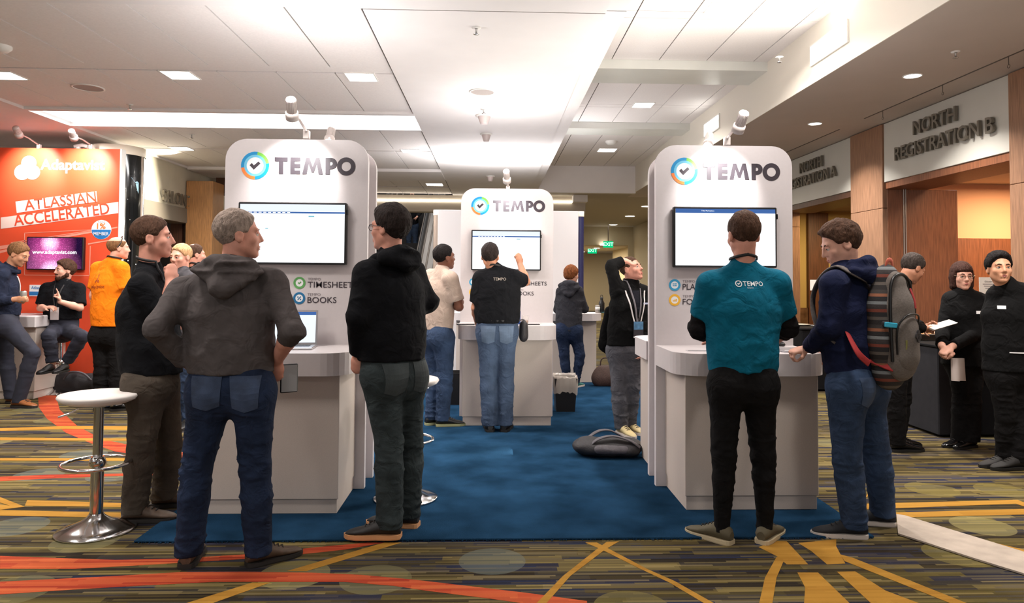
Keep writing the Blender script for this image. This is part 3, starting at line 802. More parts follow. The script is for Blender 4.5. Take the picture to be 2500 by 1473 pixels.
def wordmark(mb, fr, x0, z0, h, w, t=.002):
    """the five geometric letters T E M P O"""
    o, r, u, n = fr
    kx = w/4.74
    def q(pts): mb.prism([(x0+x*kx, z0+y*h) for x, y in pts], fr, .001, .001+t)
    s = .25
    q([(0, 1-s), (.76, 1-s), (.76, 1), (0, 1)]); q([(.25, 0), (.51, 0), (.51, 1-s), (.25, 1-s)])
    q([(.92, 0), (1.18, 0), (1.18, 1), (.92, 1)])
    for a, b in ((0, .23), (.385, .615), (.77, 1)): q([(1.18, a), (1.5, a), (1.5, b), (1.18, b)])
    q([(1.62, 0), (1.88, 0), (1.99, .62), (2.16, .12), (2.30, .12), (2.47, .62), (2.58, 0), (2.84, 0), (2.62, 1), (2.42, 1), (2.23, .45), (2.04, 1), (1.84, 1)])
    q([(2.98, 0), (3.24, 0), (3.24, 1), (2.98, 1)])
    n_ = 10
    for i in range(n_):
        a0 = -math.pi/2+math.pi*i/n_; a1 = -math.pi/2+math.pi*(i+1)/n_
        cx, cy = 3.30, .66
        q([(cx+.1*math.cos(a0), cy+.11*math.sin(a0)), (cx+.36*math.cos(a0), cy+.34*math.sin(a0)), (cx+.36*math.cos(a1), cy+.34*math.sin(a1)), (cx+.1*math.cos(a1), cy+.11*math.sin(a1))])
    q([(3.24, .77), (3.31, .77), (3.31, 1), (3.24, 1)]); q([(3.24, .32), (3.31, .32), (3.31, .55), (3.24, .55)])
    n_ = 28
    for i in range(n_):
        a0 = 2*math.pi*i/n_; a1 = 2*math.pi*(i+1)/n_; cx, cy = 4.2, .5
        q([(cx+.28*math.cos(a0), cy+.29*math.sin(a0)), (cx+.54*math.cos(a0), cy+.54*math.sin(a0)), (cx+.54*math.cos(a1), cy+.54*math.sin(a1)), (cx+.28*math.cos(a1), cy+.29*math.sin(a1))])
    return mb
col_blue = M('logo_blue', C(0, 140, 200), .5); col_sky = M('logo_sky', C(112, 196, 230), .5); col_green = M('logo_green', C(126, 200, 80), .5)
col_orange = M('logo_orange', C(240, 130, 60), .5); col_white = M('logo_white', C(245, 245, 247), .5)
d_ = math.radians
def roundel(parent, fr, c, r, org):
    MB(org).ring2(c, r*.78, r, d_(-90), d_(10), fr).build('logo_ring_blue', col_blue, parent)
    MB(org).ring2(c, r*.78, r, d_(80), d_(190), fr).build('logo_ring_blue', col_blue, parent)
    MB(org).ring2(c, r*.78, r, d_(10), d_(80), fr).build('logo_ring_green', col_green, parent)
    MB(org).ring2(c, r*.78, r, d_(190), d_(270), fr).build('logo_ring_orange', col_orange, parent)
    MB(org).ring2(c, r*.60, r*.78, 0, 2*math.pi, fr).build('logo_ring_sky', col_sky, parent)
    MB(org).disc2(c, r*.60, fr, 0, .001).build('logo_disc', col_white, parent)
    k = r/.094
    MB(org).prism([(c[0]+x*k, c[1]+y*k) for x, y in ((-.036, .002), (-.022, .017), (-.008, .001), (.022, .028), (.036, .014), (-.008, -.029))], fr, .001, .0025).build('logo_tick', ink, parent)

def slab_outline(w, d, r, n=7):
    """countertop outline: square at the back (y=0), rounded at the front (y=-d)"""
    pts = [(w/2, 0)]
    pts += [(-w/2, 0)]
    pts += [(-w/2+r-r*math.cos(math.pi/2*i/n), -d+r-r*math.sin(math.pi/2*i/n)) for i in range(n+1)]
    pts += [(w/2-r+r*math.sin(math.pi/2*i/n), -d+r-r*math.cos(math.pi/2*i/n)) for i in range(n+1)]
    return pts
PW = .975
def kiosk(xc, Y, label, back=False, base_w=.845, depth=.56, col='front'):
    e = empty('demo_kiosk', (xc, Y, RUGZ), 0, label, 'kiosk')
    fr = frame((0, 0, 0), (1, 0, 0), (0, 0, 1)); nrm = fr[3]     # normal points to -Y
    Hh = 2.39
    MB().prism(rrect(PW, Hh, .145, 8, False), fr, -.05, 0).build('front_panel', white_lam, e)
    MB().prism(rrect(PW, Hh-.02, .145, 8, False), frame((.012, .32, 0)), 0, .05).build('rear_panel', white_lam, e)
    MB().box((-PW/2+.05, .05, 0), (PW/2-.05, .27, Hh-.12)).build('core', white_lam, e)
    def counter(sgn, y0):
        g = MB(); bw = base_w/2
        def yb(a): return y0-sgn*a
        lo, hi = sorted((yb(0), yb(depth-.035)))
        MB().box((-bw, lo, .088), (bw, hi, .84), .003).build('counter_base', grey_lam, e)
        lo, hi = sorted((yb(0), yb(depth-.045)))
        MB().box((-bw+.008, lo, 0), (bw-.008, hi, .086), .002).build('plinth', grey_lam, e)
        out = slab_outline(PW, depth+.02, .17)
        if sgn > 0:
            F = (Vector((0, y0, .84)), Vector((1, 0, 0)), Vector((0, 1, 0)), Vector((0, 0, 1)))
        else:
            F = (Vector((0, y0, .84)), Vector((-1, 0, 0)), Vector((0, -1, 0)), Vector((0, 0, 1)))
        MB().prism(out[::-1] if False else out, F, 0, .138).build('countertop', white_lam, e)
    counter(1, 0)
    if back: counter(-1, .32)
    f2 = frame((0, -.0005, 0))
    roundel(e, f2, (-.285, 2.205), .096, (0, 0, 0))
    wordmark(MB(), f2, -.152, 2.148, .116, .552).build('wordmark', ink, e)
    prod = [(-.355, 1.40, M('logo_teal', C(60, 160, 205), .5), 'PLANNER', 'P'), (-.355, 1.295, M('logo_yellow', C(244, 186, 62), .5), 'FOLIO', 'F'),
            (.03, 1.40, M('logo_leaf', C(96, 165, 92), .5), 'TIMESHEETS', 'T'), (.03, 1.295, M('logo_sea', C(32, 112, 160), .5), 'BOOKS', 'B')]
    for x, z, m, nm, k in prod:
        MB().ring2((x, z), .026, .041, 0, 2*math.pi, f2).build('product_ring', m, e)
        MB().disc2((x, z), .026, f2, 0, .001).build('product_disc', col_white, e)
        g = MB()
        if k == 'P':
            for dz in (-.007, .005): g.prism([(x-.014, z+dz), (x-.006, z+dz), (x-.006, z+dz+.006), (x-.014, z+dz+.006)], f2, .001, .0025); g.prism([(x-.003, z+dz), (x+.014, z+dz), (x+.014, z+dz+.006), (x-.003, z+dz+.006)], f2, .001, .0025)
        elif k == 'F':
            for i, hh in enumerate((.008, .013, .018)): g.prism([(x-.013+i*.01, z-.01), (x-.006+i*.01, z-.01), (x-.006+i*.01, z-.01+hh), (x-.013+i*.01, z-.01+hh)], f2, .001, .0025)
        elif k == 'T':
            g.prism([(x-.012, z), (x-.007, z+.005), (x-.002, z), (x+.008, z+.01), (x+.013, z+.005), (x-.002, z-.01)], f2, .001, .0025)
        else:
            g.prism([(x-.013, z-.01), (x-.008, z-.013), (x+.013, z+.01), (x+.008, z+.013)], f2, .001, .0025).disc2((x-.009, z+.008), .0045, f2, .001, .0025, 10).disc2((x+.009, z-.008), .0045, f2, .001, .0025, 10)
        g.build('product_icon', m, e)
        ftext('TEMPO', .088, .017, frame((x+.056, -.0005, z+.018)), M('grey_print', C(120, 112, 116), .5), 'product_small_text', e, bold=.0)
        ftext(nm, {'TIMESHEETS': .335, 'BOOKS': .198, 'PLANNER': .24, 'FOLIO': .165}[nm], .041, frame((x+.056, -.0005, z-.032)), ink, 'product_name', e, bold=.004)
    return e
K_L = kiosk(-1.36, 4.97, 'white demo kiosk on the left with a laptop on its counter')
K_R = kiosk(1.627, 5.0, 'white demo kiosk on the right beside the registration signs', back=True)
K_C = kiosk(.14, 7.55, 'white demo kiosk at the centre back, farthest of the three', base_w=.88, depth=.53)

# ---- wall screens on the kiosks
def tv(k, label, mode):
    x, y, z = k.location
    e = empty('wall_screen', (x-.01, y-.002, 1.75), 0, label, 'screen')
    MB().box((-.365, -.052, -.212), (.365, -.004, .212), .006).build('bezel', black_pl, e)
    w, h = .352, .198
    f = frame((0, -.0525, 0))
    MB().prism([(-w, -h), (w, -h), (w, h), (-w, h)], f, 0, .001).build('display', scr_white, e)
    g = MB()
    if mode == 'blue':
        g.prism([(-w, h-.03), (w, h-.03), (w, h), (-w, h)], f, .001, .0015).build('title_bar', scr_bar, e)
        ftext('Tribe Marketplace', .09, .010, frame((-.17, -.0525, h-.02)), scr_white, 'title_text', e, ext=.002)
        g2 = MB()
        for i in range(2): g2.prism([(-.12, .13-i*.018), (-.12+.12-.03*i, .13-i*.018), (-.12+.12-.03*i, .133-i*.018), (-.12, .133-i*.018)], f, .001, .0015)
        g2.build('screen_text', scr_grey, e)
    else:
        g.prism([(-w, h-.062), (w, h-.062), (w, h-.05), (-w, h-.05)], f, .001, .0015).build('title_bar', scr_bar, e)
        MB().prism([(-w, h-.048), (w, h-.048), (w, h), (-w, h)], f, .001, .0015).build('browser_bar', scr_grey, e)
        g2 = MB()
        for i in range(9): g2.prism([(-w+.06+i*.032, h-.058), (-w+.08+i*.032, h-.058), (-w+.08+i*.032, h-.054), (-w+.06+i*.032, h-.054)], f, .0016, .002)
        g2.build('menu_text', scr_white, e)
        g3 = MB()
        g3.prism([(-w+.46, h-.085), (-w+.5, h-.085), (-w+.5, h-.077), (-w+.46, h-.077)], f, .001, .0015)
        g3.prism([(-w+.17, .03), (-w+.19, .03), (-w+.19, .036), (-w+.17, .036)], f, .001, .0015)
        g3.build('screen_text', emis('screen_teal', (.15, .45, .55, 1), .8), e)
    MB().box((.365, -.05, .13), (.372, -.03, .165)).build('side_dongle', black_pl, e)
    return e
tv(K_L, 'wall screen showing a white web page on the left kiosk', 'web')
tv(K_R, 'wall screen with a plain blue title bar on the right kiosk', 'blue')
tv(K_C, 'wall screen on the centre kiosk being pointed at', 'web')

# ---- spotlights clamped on top of panels
lamp_w = M('lamp_grey', C(208, 198, 194), .45, .1); bulb = emis('bulb', (1, .95, .88, 1), 12)
def spotlight(label, clamp, ptop, head, aim, power, r=.036, L=.15, parent_y=0, spot=75, fin_n=20, color=(1, .96, .93), ceiling_fill=0):
    """clamp: arm foot; head: centre of the lamp head; aim: lit point"""
    e = empty('spotlight', clamp, 0, label, 'spotlight')
    o = Vector(clamp); h = Vector(head); ax = (Vector(aim)-h).normalized()
    MB(o).box((o.x-.02, o.y-.02, o.z-.01), (o.x+.02, o.y+.03, o.z+.05), .004).build('clamp', lamp_w, e)
    mid = o.lerp(h, .5)+Vector((0, 0, .03))
    MB(o).tube([o+Vector((0, 0, .04)), mid, h+ax*(L*.12)], [.010, .009, .008], 8).build('arm', lamp_w, e)
    b = MB(o)
    b.lathe([(0, -L*.55), (r*.78, -L*.55), (r*.82, -L*.5), (r*.82, L*.12)], h, fin_n, ax)
    for i in range(fin_n):
        a = 2*math.pi*i/fin_n
        u = ax.orthogonal().normalized(); w = ax.cross(u)
        q = h+(u*math.cos(a)+w*math.sin(a))*r*.84
        b.tube([q-ax*L*.5, q+ax*L*.1], .0028, 4)
    b.build('cooling_body', lamp_w, e)
    MB(o).lathe([(r*.85, L*.1), (r*1.12, L*.14), (r*1.15, L*.45), (r*.98, L*.45), (r*.9, L*.38)], h, 24, ax).build('collar', lamp_w, e)
    MB(o).lathe([(r*.92, L*.39), (0, L*.39)], h, 20, ax).build('lens', bulb, e)
    light('spot_beam', 'SPOT', h+ax*(L*.5), power, color, .03, aim=aim, spot=spot, blend=.8)
    if ceiling_fill: light('added_lamp_fill', 'POINT', h-ax*(L*.75), ceiling_fill, color, .05)  # added point light behind the head, brightens the ceiling above the kiosk
    return e
spotlight('spotlight on a white arm above the left kiosk', aty(748, 336, 4.98), None, aty(712, 268, 4.55), (-1.36, 4.97, 2.12), 38, ceiling_fill=10)
spotlight('ribbed spotlight on a white arm above the right kiosk', aty(1775, 352, 5.01), None, aty(1808, 300, 4.6), (1.58, 5.0, 2.12), 38, ceiling_fill=10)
spotlight('spotlight above the centre kiosk', aty(1240, 466, 7.56), None, aty(1237, 432, 7.15), (.16, 7.55, 2.15), 28, ceiling_fill=10)
spotlight('rear spotlight low behind the right kiosk top edge', (aty(1712, 352, 5.3).x, 5.3, RUGZ+2.375), None, aty(1730, 344, 5.75), (1.55, 5.33, 2.0), 25)
spotlight('rear spotlight low behind the left kiosk top edge', (aty(800, 336, 5.27).x, 5.27, RUGZ+2.375), None, aty(806, 333, 5.7), (-1.3, 5.3, 2.0), 25)

# ---- bar stools
seat_w = M('white_vinyl', C(232, 226, 222), .35, 0, None, (300, .03))
def stool(x, y, z, label, seat_z=.78, handle=200):
    e = empty('bar_stool', (x, y, z), 0, label, 'stool')
    MB().lathe([(0, seat_z-.055), (.15, seat_z-.055), (.198, seat_z-.035), (.212, seat_z-.015), (.205, seat_z-.002), (.15, seat_z+.004), (0, seat_z+.004)], n=36).build('seat', seat_w, e)
    MB().lathe([(.15, seat_z-.06), (.15, seat_z-.05)], n=24, caps=True).build('seat_plate', chrome, e)
    MB().lathe([(.026, .38), (.026, seat_z-.06)], n=20).build('gas_column', chrome, e)
    MB().lathe([(.034, .07), (.034, .42)], n=20, caps=True).build('outer_column', chrome, e)
    MB().lathe([(0, .012), (.205, .0), (.21, .004), (.205, .012), (.15, .03), (.08, .058), (.045, .085), (.036, .1)], n=40).build('base', chrome, e)
    f = MB(); f.tube([(.175*math.cos(a), .175*math.sin(a)*1.0-.02, .385) for a in [i*math.pi/16 for i in range(32)]], .010, 8, True)
    f.build('foot_ring', chrome, e)
    MB().sphere((0, 0, .385), .045, 14, 10, (1, 1, .9)).sphere((0, -.03, .40), .022, 10, 8).build('ring_clamp', chrome, e)
    a = math.radians(handle)
    MB().tube([(.03*math.cos(a), .03*math.sin(a), seat_z-.065), (.1*math.cos(a), .1*math.sin(a), seat_z-.08), (.15*math.cos(a), .15*math.sin(a), seat_z-.11), (.2*math.cos(a), .2*math.sin(a), seat_z-.125)], .006, 8).build('height_lever', chrome, e)
    return e
p = gnd(234, 1296); stool(p.x, p.y, 0, 'white bar stool with chrome foot ring at the left foreground')
p = gnd(990, 1222); stool(p.x, p.y, RUGZ, 'white bar stool half hidden behind the man in glasses', handle=-60)
p = gnd(145, 960); ST_C = stool(p.x, p.y, 0, 'bar stool under the seated bearded man', handle=100, seat_z=.74)

# ---- things on the kiosk counters
CT = RUGZ+.978
alu = M('aluminium', C(200, 200, 204), .3, .85)
def laptop(loc, rz, label, open_=True, lid=105, w=.33, d=.23):
    e = empty('laptop', loc, rz, label, 'laptop')
    MB().box((-w/2, -d/2, 0), (w/2, d/2, .014), .004).build('base', alu, e)
    k = MB()
    for i in range(5):
        for j in range(12): k.box((-w/2+.03+j*.0226, -.01+i*.021, .0142), (-w/2+.05+j*.0226, .008+i*.021, .0158))
    if open_:
        k.build('keyboard', black_pl, e)
        MB().box((-.05, -d/2+.012, .0138), (.05, -d/2+.08, .0148)).build('touchpad', M('touchpad_grey', C(178, 178, 182), .4, .6), e)
        a = math.radians(lid)
        o = Vector((0, d/2-.006, .014)); up = Vector((0, -math.cos(a), math.sin(a))); F = (o, Vector((1, 0, 0)), up, Vector((1, 0, 0)).cross(up))
        MB().prism([(-w/2, 0), (w/2, 0), (w/2, d), (-w/2, d)], F, -.008, 0).build('lid', alu, e)
        MB().prism([(-w/2+.012, .014), (w/2-.012, .014), (w/2-.012, d-.012), (-w/2+.012, d-.012)], F, .0003, .001).build('display', emis('laptop_screen', (.80, .89, 1, 1), .85), e)
        MB().prism([(-w/2+.012, d-.034), (w/2-.012, d-.034), (w/2-.012, d-.012), (-w/2+.012, d-.012)], F, .001, .0016).build('title_bar', scr_bar, e)
        g = MB()
        for i in range(3):
            for j in range(4): g.prism([(-.09+j*.06, .05+i*.04), (-.07+j*.06, .05+i*.04), (-.07+j*.06, .062+i*.04), (-.09+j*.06, .062+i*.04)], F, .001, .0015)
        g.build('screen_text', scr_grey, e)
    return e
p = at_z(742, 838, CT); laptop((p.x, 4.70, CT), math.radians(6), 'open silver laptop on the left kiosk counter', lid=100)
p = at_z(1968, 863, CT); e = laptop((2.0, 4.62, CT), math.radians(0), 'thin silver laptop under the hand of the man with the backpack', lid=100, open_=False, w=.3, d=.21)
def tray(px, py, w, d, label, rz=0, z=CT, mat=None, t=.008):
    p = at_z(px, py, z); e = empty('tablet', (p.x, p.y, z), rz, label, 'tablet')
    MB().box((-w/2, -d/2, 0), (w/2, d/2, t), .003).build('case', mat or M('tablet_grey', C(122, 120, 122), .4, .3), e)
    MB().box((-w/2+.008, -d/2+.008, t), (w/2-.008, d/2-.008, t+.0008)).build('glass', M('tablet_glass', C(150, 150, 152), .12), e)
tray(835, 838, .2, .14, 'grey tablet lying at the back of the left kiosk counter')
tray(1665, 840, .24, .12, 'grey tablet at the left back of the right kiosk counter')
tray(1706, 857, .16, .06, 'pale card lying on the right kiosk counter', mat=M('pale_card', C(188, 184, 186), .6), t=.002)
p = at_z(1903, 845, CT); e = empty('computer_mouse', (p.x, p.y, CT), .3, 'black computer mouse on the right kiosk counter', 'mouse')
MB().sphere((0, 0, .012), .05, 16, 10, (.62, 1, .42)).build('shell', black_pl, e); MB().box((-.004, .02, .03), (.004, .035, .036), .001).build('wheel', M('grey_rubber', C(90, 90, 92), .6), e)
tray(1293, 793, .20, .13, 'black tablet on the centre kiosk counter', mat=black_pl)
tray(1137, 793, .18, .12, 'dark tablet at the left end of the centre kiosk counter', mat=black_pl)
p = at_z(1283, 793, CT); e = empty('plastic_cup', (p.x, p.y+.05, CT), 0, 'clear plastic cup of brown drink on the centre kiosk', 'cup')
MB().lathe([(.028, 0), (.036, .09)], n=20).build('cup_wall', M('clear_plastic', C(230, 225, 220), .1, alpha=.35), e)
MB().lathe([(0, .003), (.027, .003), (.030, .04), (0, .04)], n=20).build('drink', M('brown_drink', C(150, 84, 36), .2), e)
p = at_z(1264, 793, CT); e = empty('water_bottle', (p.x, p.y+.08, CT), 0, 'small blue labelled bottle beside the man in the black print shirt', 'bottle')
MB().lathe([(0, 0), (.03, 0), (.032, .02), (.032, .13), (.014, .17), (.014, .185)], n=18).build('bottle_body', M('bottle_blue', C(70, 100, 170), .15), e)
MB().lathe([(.016, .183), (.016, .2), (0, .2)], n=14).build('cap', M('white_cap', C(235, 235, 235), .4), e)

# ---- back booth wall and its counter
bw0, bw1 = aty(1062, 600, 10.7), aty(1420, 600, 10.7)
e = empty('booth_wall', ((bw0.x+bw1.x)/2, 10.7, RUGZ), 0, 'plain white booth wall behind the centre kiosk', 'booth wall')
cxw = (bw0.x+bw1.x)/2; hw = (bw1.x-bw0.x)/2; htop = aty(1250, 514, 10.7).z-RUGZ
MB().box((-hw+.04, 0, 0), (hw-.05, .06, htop), .004).build('panel', M('booth_white', C(222, 219, 220), .5), e)
MB().lathe([(.05, 0), (.05, htop-.08)], (-hw+.02, .06, 0), 20).build('post', M('post_beige', C(176, 160, 148), .35, .4), e)
MB().lathe([(.054, htop-.08), (.054, htop+.0), (0, htop)], (-hw+.02, .06, 0), 20).build('post_cap', M('cap_cream', C(232, 222, 204), .5), e)
MB().lathe([(.05, 0), (.05, htop-.08)], (hw-.01, .06, 0), 20).build('post', M('navy_gloss', C(44, 46, 84), .25), e)
MB().lathe([(.054, htop-.08), (.054, htop), (0, htop)], (hw-.01, .06, 0), 20).build('post_cap', M('cap_cream', None), e)
e = empty('booth_counter', (.55, 10.2, RUGZ), 0, 'long white counter at the back, the woman leans on it', 'counter')
c0, c1 = aty(1100, 765, 10.0).x-.55, aty(1470, 765, 10.0).x-.55
MB().prism(slab_outline(c1-c0, .55, .2), (Vector(((c0+c1)/2, .25, .86)), Vector((1, 0, 0)), Vector((0, 1, 0)), Vector((0, 0, 1))), 0, .10).build('countertop', white_lam, e)
MB().box((c0+.08, -.2, 0), (c1-.08, .25, .86), .004).build('counter_base', grey_lam, e)
CZ = RUGZ+.96
p = at_z(1443, 756, CZ); e = empty('water_bottle', (p.x, 10.2, CZ), 0, 'black metal bottle with ring cap on the back counter', 'bottle')
MB().lathe([(0, 0), (.04, 0), (.042, .02), (.042, .14), (.02, .185), (.02, .2)], n=18).build('bottle_body', M('black_enamel', C(20, 20, 22), .2), e)
MB().lathe([(.022, .198), (.022, .225), (0, .225)], n=14).tube([(.016*math.cos(a), 0, .238+.016*math.sin(a)) for a in [i*math.pi/6 for i in range(12)]], .004, 6, True).build('cap', black_pl, e)
e = empty('drinks_can', (p.x-.07, 10.12, CZ), 0, 'grey can next to the black bottle on the back counter', 'can')
MB().lathe([(0, 0), (.028, 0), (.033, .008), (.033, .1), (.028, .112), (0, .112)], n=18).build('can_body', M('grey_label', C(150, 146, 140), .35, .4), e)
MB().lathe([(.03, .05), (.0335, .05), (.0335, .085), (.03, .085)], n=18).build('label', M('white_label', C(220, 220, 218), .5), e)
p = at_z(1462, 758, CZ); e = empty('plate', (p.x, 10.15, CZ), 0, 'teal edged plate on the back counter', 'plate')
MB().lathe([(0, .0), (.06, .0), (.1, .012), (.1, .016), (.06, .006), (0, .006)], n=28).build('dish', M('teal_plate', C(90, 150, 150), .3), e)

# ---- waste bins
def bin_(px, py, label, liner):
    p = gnd(px, py); e = empty('waste_bin', (p.x, p.y+.12, RUGZ), 0, label, 'bin')
    def ring(w, d, z): return [(-w, -d, z), (w, -d, z), (w, d, z), (-w, d, z)]
    MB().loft([ring(.10, .12, 0), ring(.125, .15, .36), ring(.118, .143, .36), ring(.095, .115, .01)], True, True, False).build('bin_body', M('bin_black', C(22, 20, 20), .45, 0, None, (60, .1)), e)
    if liner:
        g = MB(); n = 40; rings = []
        rnd = random.Random(3)
        for z, s in ((.20, 1.06), (.27, 1.10), (.36, 1.08), (.385, 1.04), (.36, .93), (.26, .9)):
            rg = []
            for i in range(n):
                a = 2*math.pi*i/n; c, s_ = math.cos(a), math.sin(a)
                k = 1/max(abs(c), abs(s_))
                k = min(k, 1.25)
                j = 1+rnd.uniform(-.03, .03)
                rg.append((.122*c*k*s*j, .148*s_*k*s*j, z+rnd.uniform(-.012, .012)+(.02*math.sin(3*a) if z < .25 else 0)))
            rings.append(rg)
        g.loft(rings, True, False, True)
        g.build('bin_liner', M('clear_liner', C(225, 215, 205), .18, alpha=.45), e)
bin_(1381, 1009, 'black waste bin with a clear plastic liner by the centre kiosk', True)
bin_(1106, 992, 'black waste bin mostly hidden left of the centre kiosk', False)

# ---- soft bags
def blob(name, sdf, h, mat, parent, org, amp=.006, fs=(14, 14, 14), post=None):
    V, Q = sdf.verts(h, post); N = vnormals(V, Q)
    V = V+N*(amp*vnoise(V*np.array(fs)))[:, None]
    return link(name, mesh_np(name, V-np.array(org), Q, mat), parent)
p = gnd(1492, 1124); bo = Vector((p.x, p.y+.12, RUGZ))
e = empty('backpack', bo, 0, 'dark grey backpack lying flat on the blue carpet', 'backpack')
nyl = M('charcoal_nylon', C(84, 80, 86), .6, 0, (30, .2), (200, .4)); nyl2 = M('black_nylon', C(38, 36, 40), .6, 0, None, (200, .4))
s = SDF(); s.cone((-.16, 0, .075), (.17, .02, .065), .14, .12, .03, (0, 0, 1), .52); s.cone((-.12, -.05, .06), (.14, -.07, .05), .1, .1, .03, (0, 0, 1), .5); s.cut((0, 0, .0), (0, 0, -1))
blob('bag_body', s, .008, nyl2, e, (0, 0, 0), .008)
s = SDF(); s.cone((-.1, -.09, .07), (.1, -.1, .06), .075, .07, .02, (0, 0, 1), .55); s.cut((0, 0, .0), (0, 0, -1)); blob('front_pocket', s, .007, nyl, e, (0, 0, 0), .006)
def strap_pts(pts, n=14):
    P = [Vector(q) for q in pts]; out = []
    for i in range(n+1):
        t = i/n*(len(P)-1); k = min(int(t), len(P)-2); f = t-k
        p0, p1, p2, p3 = P[max(k-1, 0)], P[k], P[k+1], P[min(k+2, len(P)-1)]
        out.append(.5*((2*p1)+(p2-p0)*f+(2*p0-5*p1+4*p2-p3)*f*f+(3*p1-p0-3*p2+p3)*f**3))
    return out
for pts in ([(-.2, -.1, .05), (-.12, -.1, .14), (.02, -.06, .165), (.16, -.07, .13), (.24, -.1, .08)], [(-.22, .02, .08), (-.1, .06, .17), (.02, .09, .18), (.14, .1, .12)]):
    MB().tube(strap_pts(pts), .026, 8, flat=.3, flatn=(0, 0, 1)).build('shoulder_strap', nyl, e)
MB().box((-.14, -.155, .04), (-.1, -.135, .075), .004).build('buckle', black_pl, e)
p = gnd(1477, 948); e = empty('tote_bag', (p.x, p.y+.1, RUGZ), 0, 'brown woven tote bag on the floor by the back counter', 'bag')
wov = M('brown_weave', C(70, 48, 40), .6, 0, (120, .35), (160, .5))
s = SDF(); s.cone((-.05, 0, .1), (.1, 0, .1), .12, .12, .03, (0, 1, 0), .6); s.cone((-.03, 0, .2), (.07, 0, .2), .08, .08, .05, (0, 1, 0), .5); s.cut((0, 0, 0), (0, 0, -1)); blob('bag_body', s, .009, wov, e, (0, 0, 0), .004)
MB().tube(strap_pts([(-.05, 0, .26), (-.03, 0, .36), (.05, 0, .37), (.08, 0, .26)]), .009, 8).build('handle', wov, e)
p = gnd(200, 958); e = empty('travel_bag', (p.x, 9.15, 0), 0, 'black travel bag on the floor by the orange wall', 'bag')
s = SDF(); s.cone((-.2, 0, .12), (.25, 0, .11), .14, .13, .04, (0, 1, 0), .7); s.cut((0, 0, 0), (0, 0, -1)); blob('bag_body', s, .01, nyl2, e, (0, 0, 0), .012)
MB().tube(strap_pts([(-.15, -.08, .18), (-.05, -.12, .27), (.1, -.12, .26), (.18, -.08, .17)]), .012, 8).build('handle', nyl, e)

# ---- buffet tables
blk = M('black_cloth', C(22, 22, 24), .9, 0, (14, .1), (300, .15), spec=.1); blk2 = M('charcoal_cloth', C(46, 46, 50), .9, 0, (14, .1), (300, .15), spec=.1)
e = empty('buffet_table', (4.55, 7.5, 0), 0, 'buffet table with charcoal skirt in the registration B doorway', 'table')
t0 = atx(2292, 1063, 4.14).y
MB(e.location).box((4.14, t0, .02), (4.55, 8.38, .83), .01).build('table_skirt', blk2, e)
MB(e.location).box((4.13, t0-.01, .83), (4.98, 8.38, .855), .006).build('tabletop', blk, e)
MB(e.location).box((4.55, t0+.003, .02), (4.97, 8.37, .83), .01).build('side_skirt', blk, e)
tt = gnd(2289, 1052)
tag(MB().sphere((tt.x-.03, t0-.1, .062), .062, 18, 12).build('floor_weight', M('black_rubber', None)), 'round black weight at the foot of the buffet table', 'weight')
e = empty('buffet_table', (4.3, 10.3, 0), 0, 'dark buffet table by the registration A doorway', 'table')
MB(e.location).box((4.05, 9.3, .02), (4.55, 11.2, .80), .01).build('table_skirt', blk, e); MB(e.location).box((4.04, 9.29, .80), (4.56, 11.2, .825), .006).build('tabletop', blk, e)
silver = M('silver_tray', C(214, 196, 176), .25, .8)
for y, lab in ((7.3, 'nearer silver food tray on the buffet table'), (7.85, 'farther silver food tray on the buffet table')):
    e = empty('food_tray', (4.42, y, .855), 0, lab, 'tray')
    MB().loft([[(-.2*a, -.24*a, z), (.2*a, -.24*a, z), (.2*a, .24*a, z), (-.2*a, .24*a, z)] for a, z in ((.8, 0), (1, .07), (1.05, .07), (1.05, .062), (.97, .062))], True, False, False).build('pan', silver, e)
    g = MB(); rr = random.Random(int(y*10))
    for i in range(26): g.sphere((rr.uniform(-.14, .14), rr.uniform(-.18, .18), .05+rr.uniform(0, .02)), .035, 8, 6, (1, 1, .7))
    tag(g.build('pastries', M('pastry', C(190, 140, 90), .6, 0, (30, .3)), e), kind='stuff')
for x, y, z, px, py, lab in ((4.5, 10.0, .825, 1986, 700, 'white card on a thin stand at registration A'), (4.5, 7.0, .855, 2419, 703, 'white menu card on a thin stand between the two staff')):
    q = atx(px, py, x); e = empty('card_stand', (x, q.y, z), 0, lab, 'sign')
    MB().lathe([(.05, 0), (.05, .006), (.006, .01)], n=16).tube([(0, 0, .005), (0, 0, q.z-z-.03)], .004, 6).build('stand', chrome, e)
    w = .10 if px > 2200 else .055
    fr = frame((0, -.006, q.z-z+.02), (1, -.25, 0) if px > 2200 else (1, -1.6, .0), (0, 0, 1))
    MB().prism([(-w, -.075), (w, -.075), (w, .075), (-w, .075)], fr, 0, .003).build('card', M('card_white', C(236, 230, 220), .6), e)
    if px > 2200:
        ftext('Gluten Free', .11, .014, (fr[0]+fr[1]*-.055+fr[2]*.03+fr[3]*.003, *fr[1:]), ink, 'lettering', e)
        g = MB()
        for i in range(3): g.prism([(-.07+.01*i, .01-i*.018), (.07-.01*i, .01-i*.018), (.07-.01*i, .016-i*.018), (-.07+.01*i, .016-i*.018)], fr, .003, .0036)
        g.build('small_print', M('grey_print', None), e)
for i, (px, y) in enumerate(((1975, 10.2), (1962, 9.9))):
    e = empty('plate', (4.2+.1*i, y, .825), 0, ['white plate on the registration A buffet, farther one', 'white plate on the registration A buffet, nearer one'][i], 'plate')
    MB().lathe([(0, 0), (.07, 0), (.12, .015), (.12, .02), (.07, .006), (0, .006)], n=24).build('dish', M('china', C(238, 230, 220), .2), e)

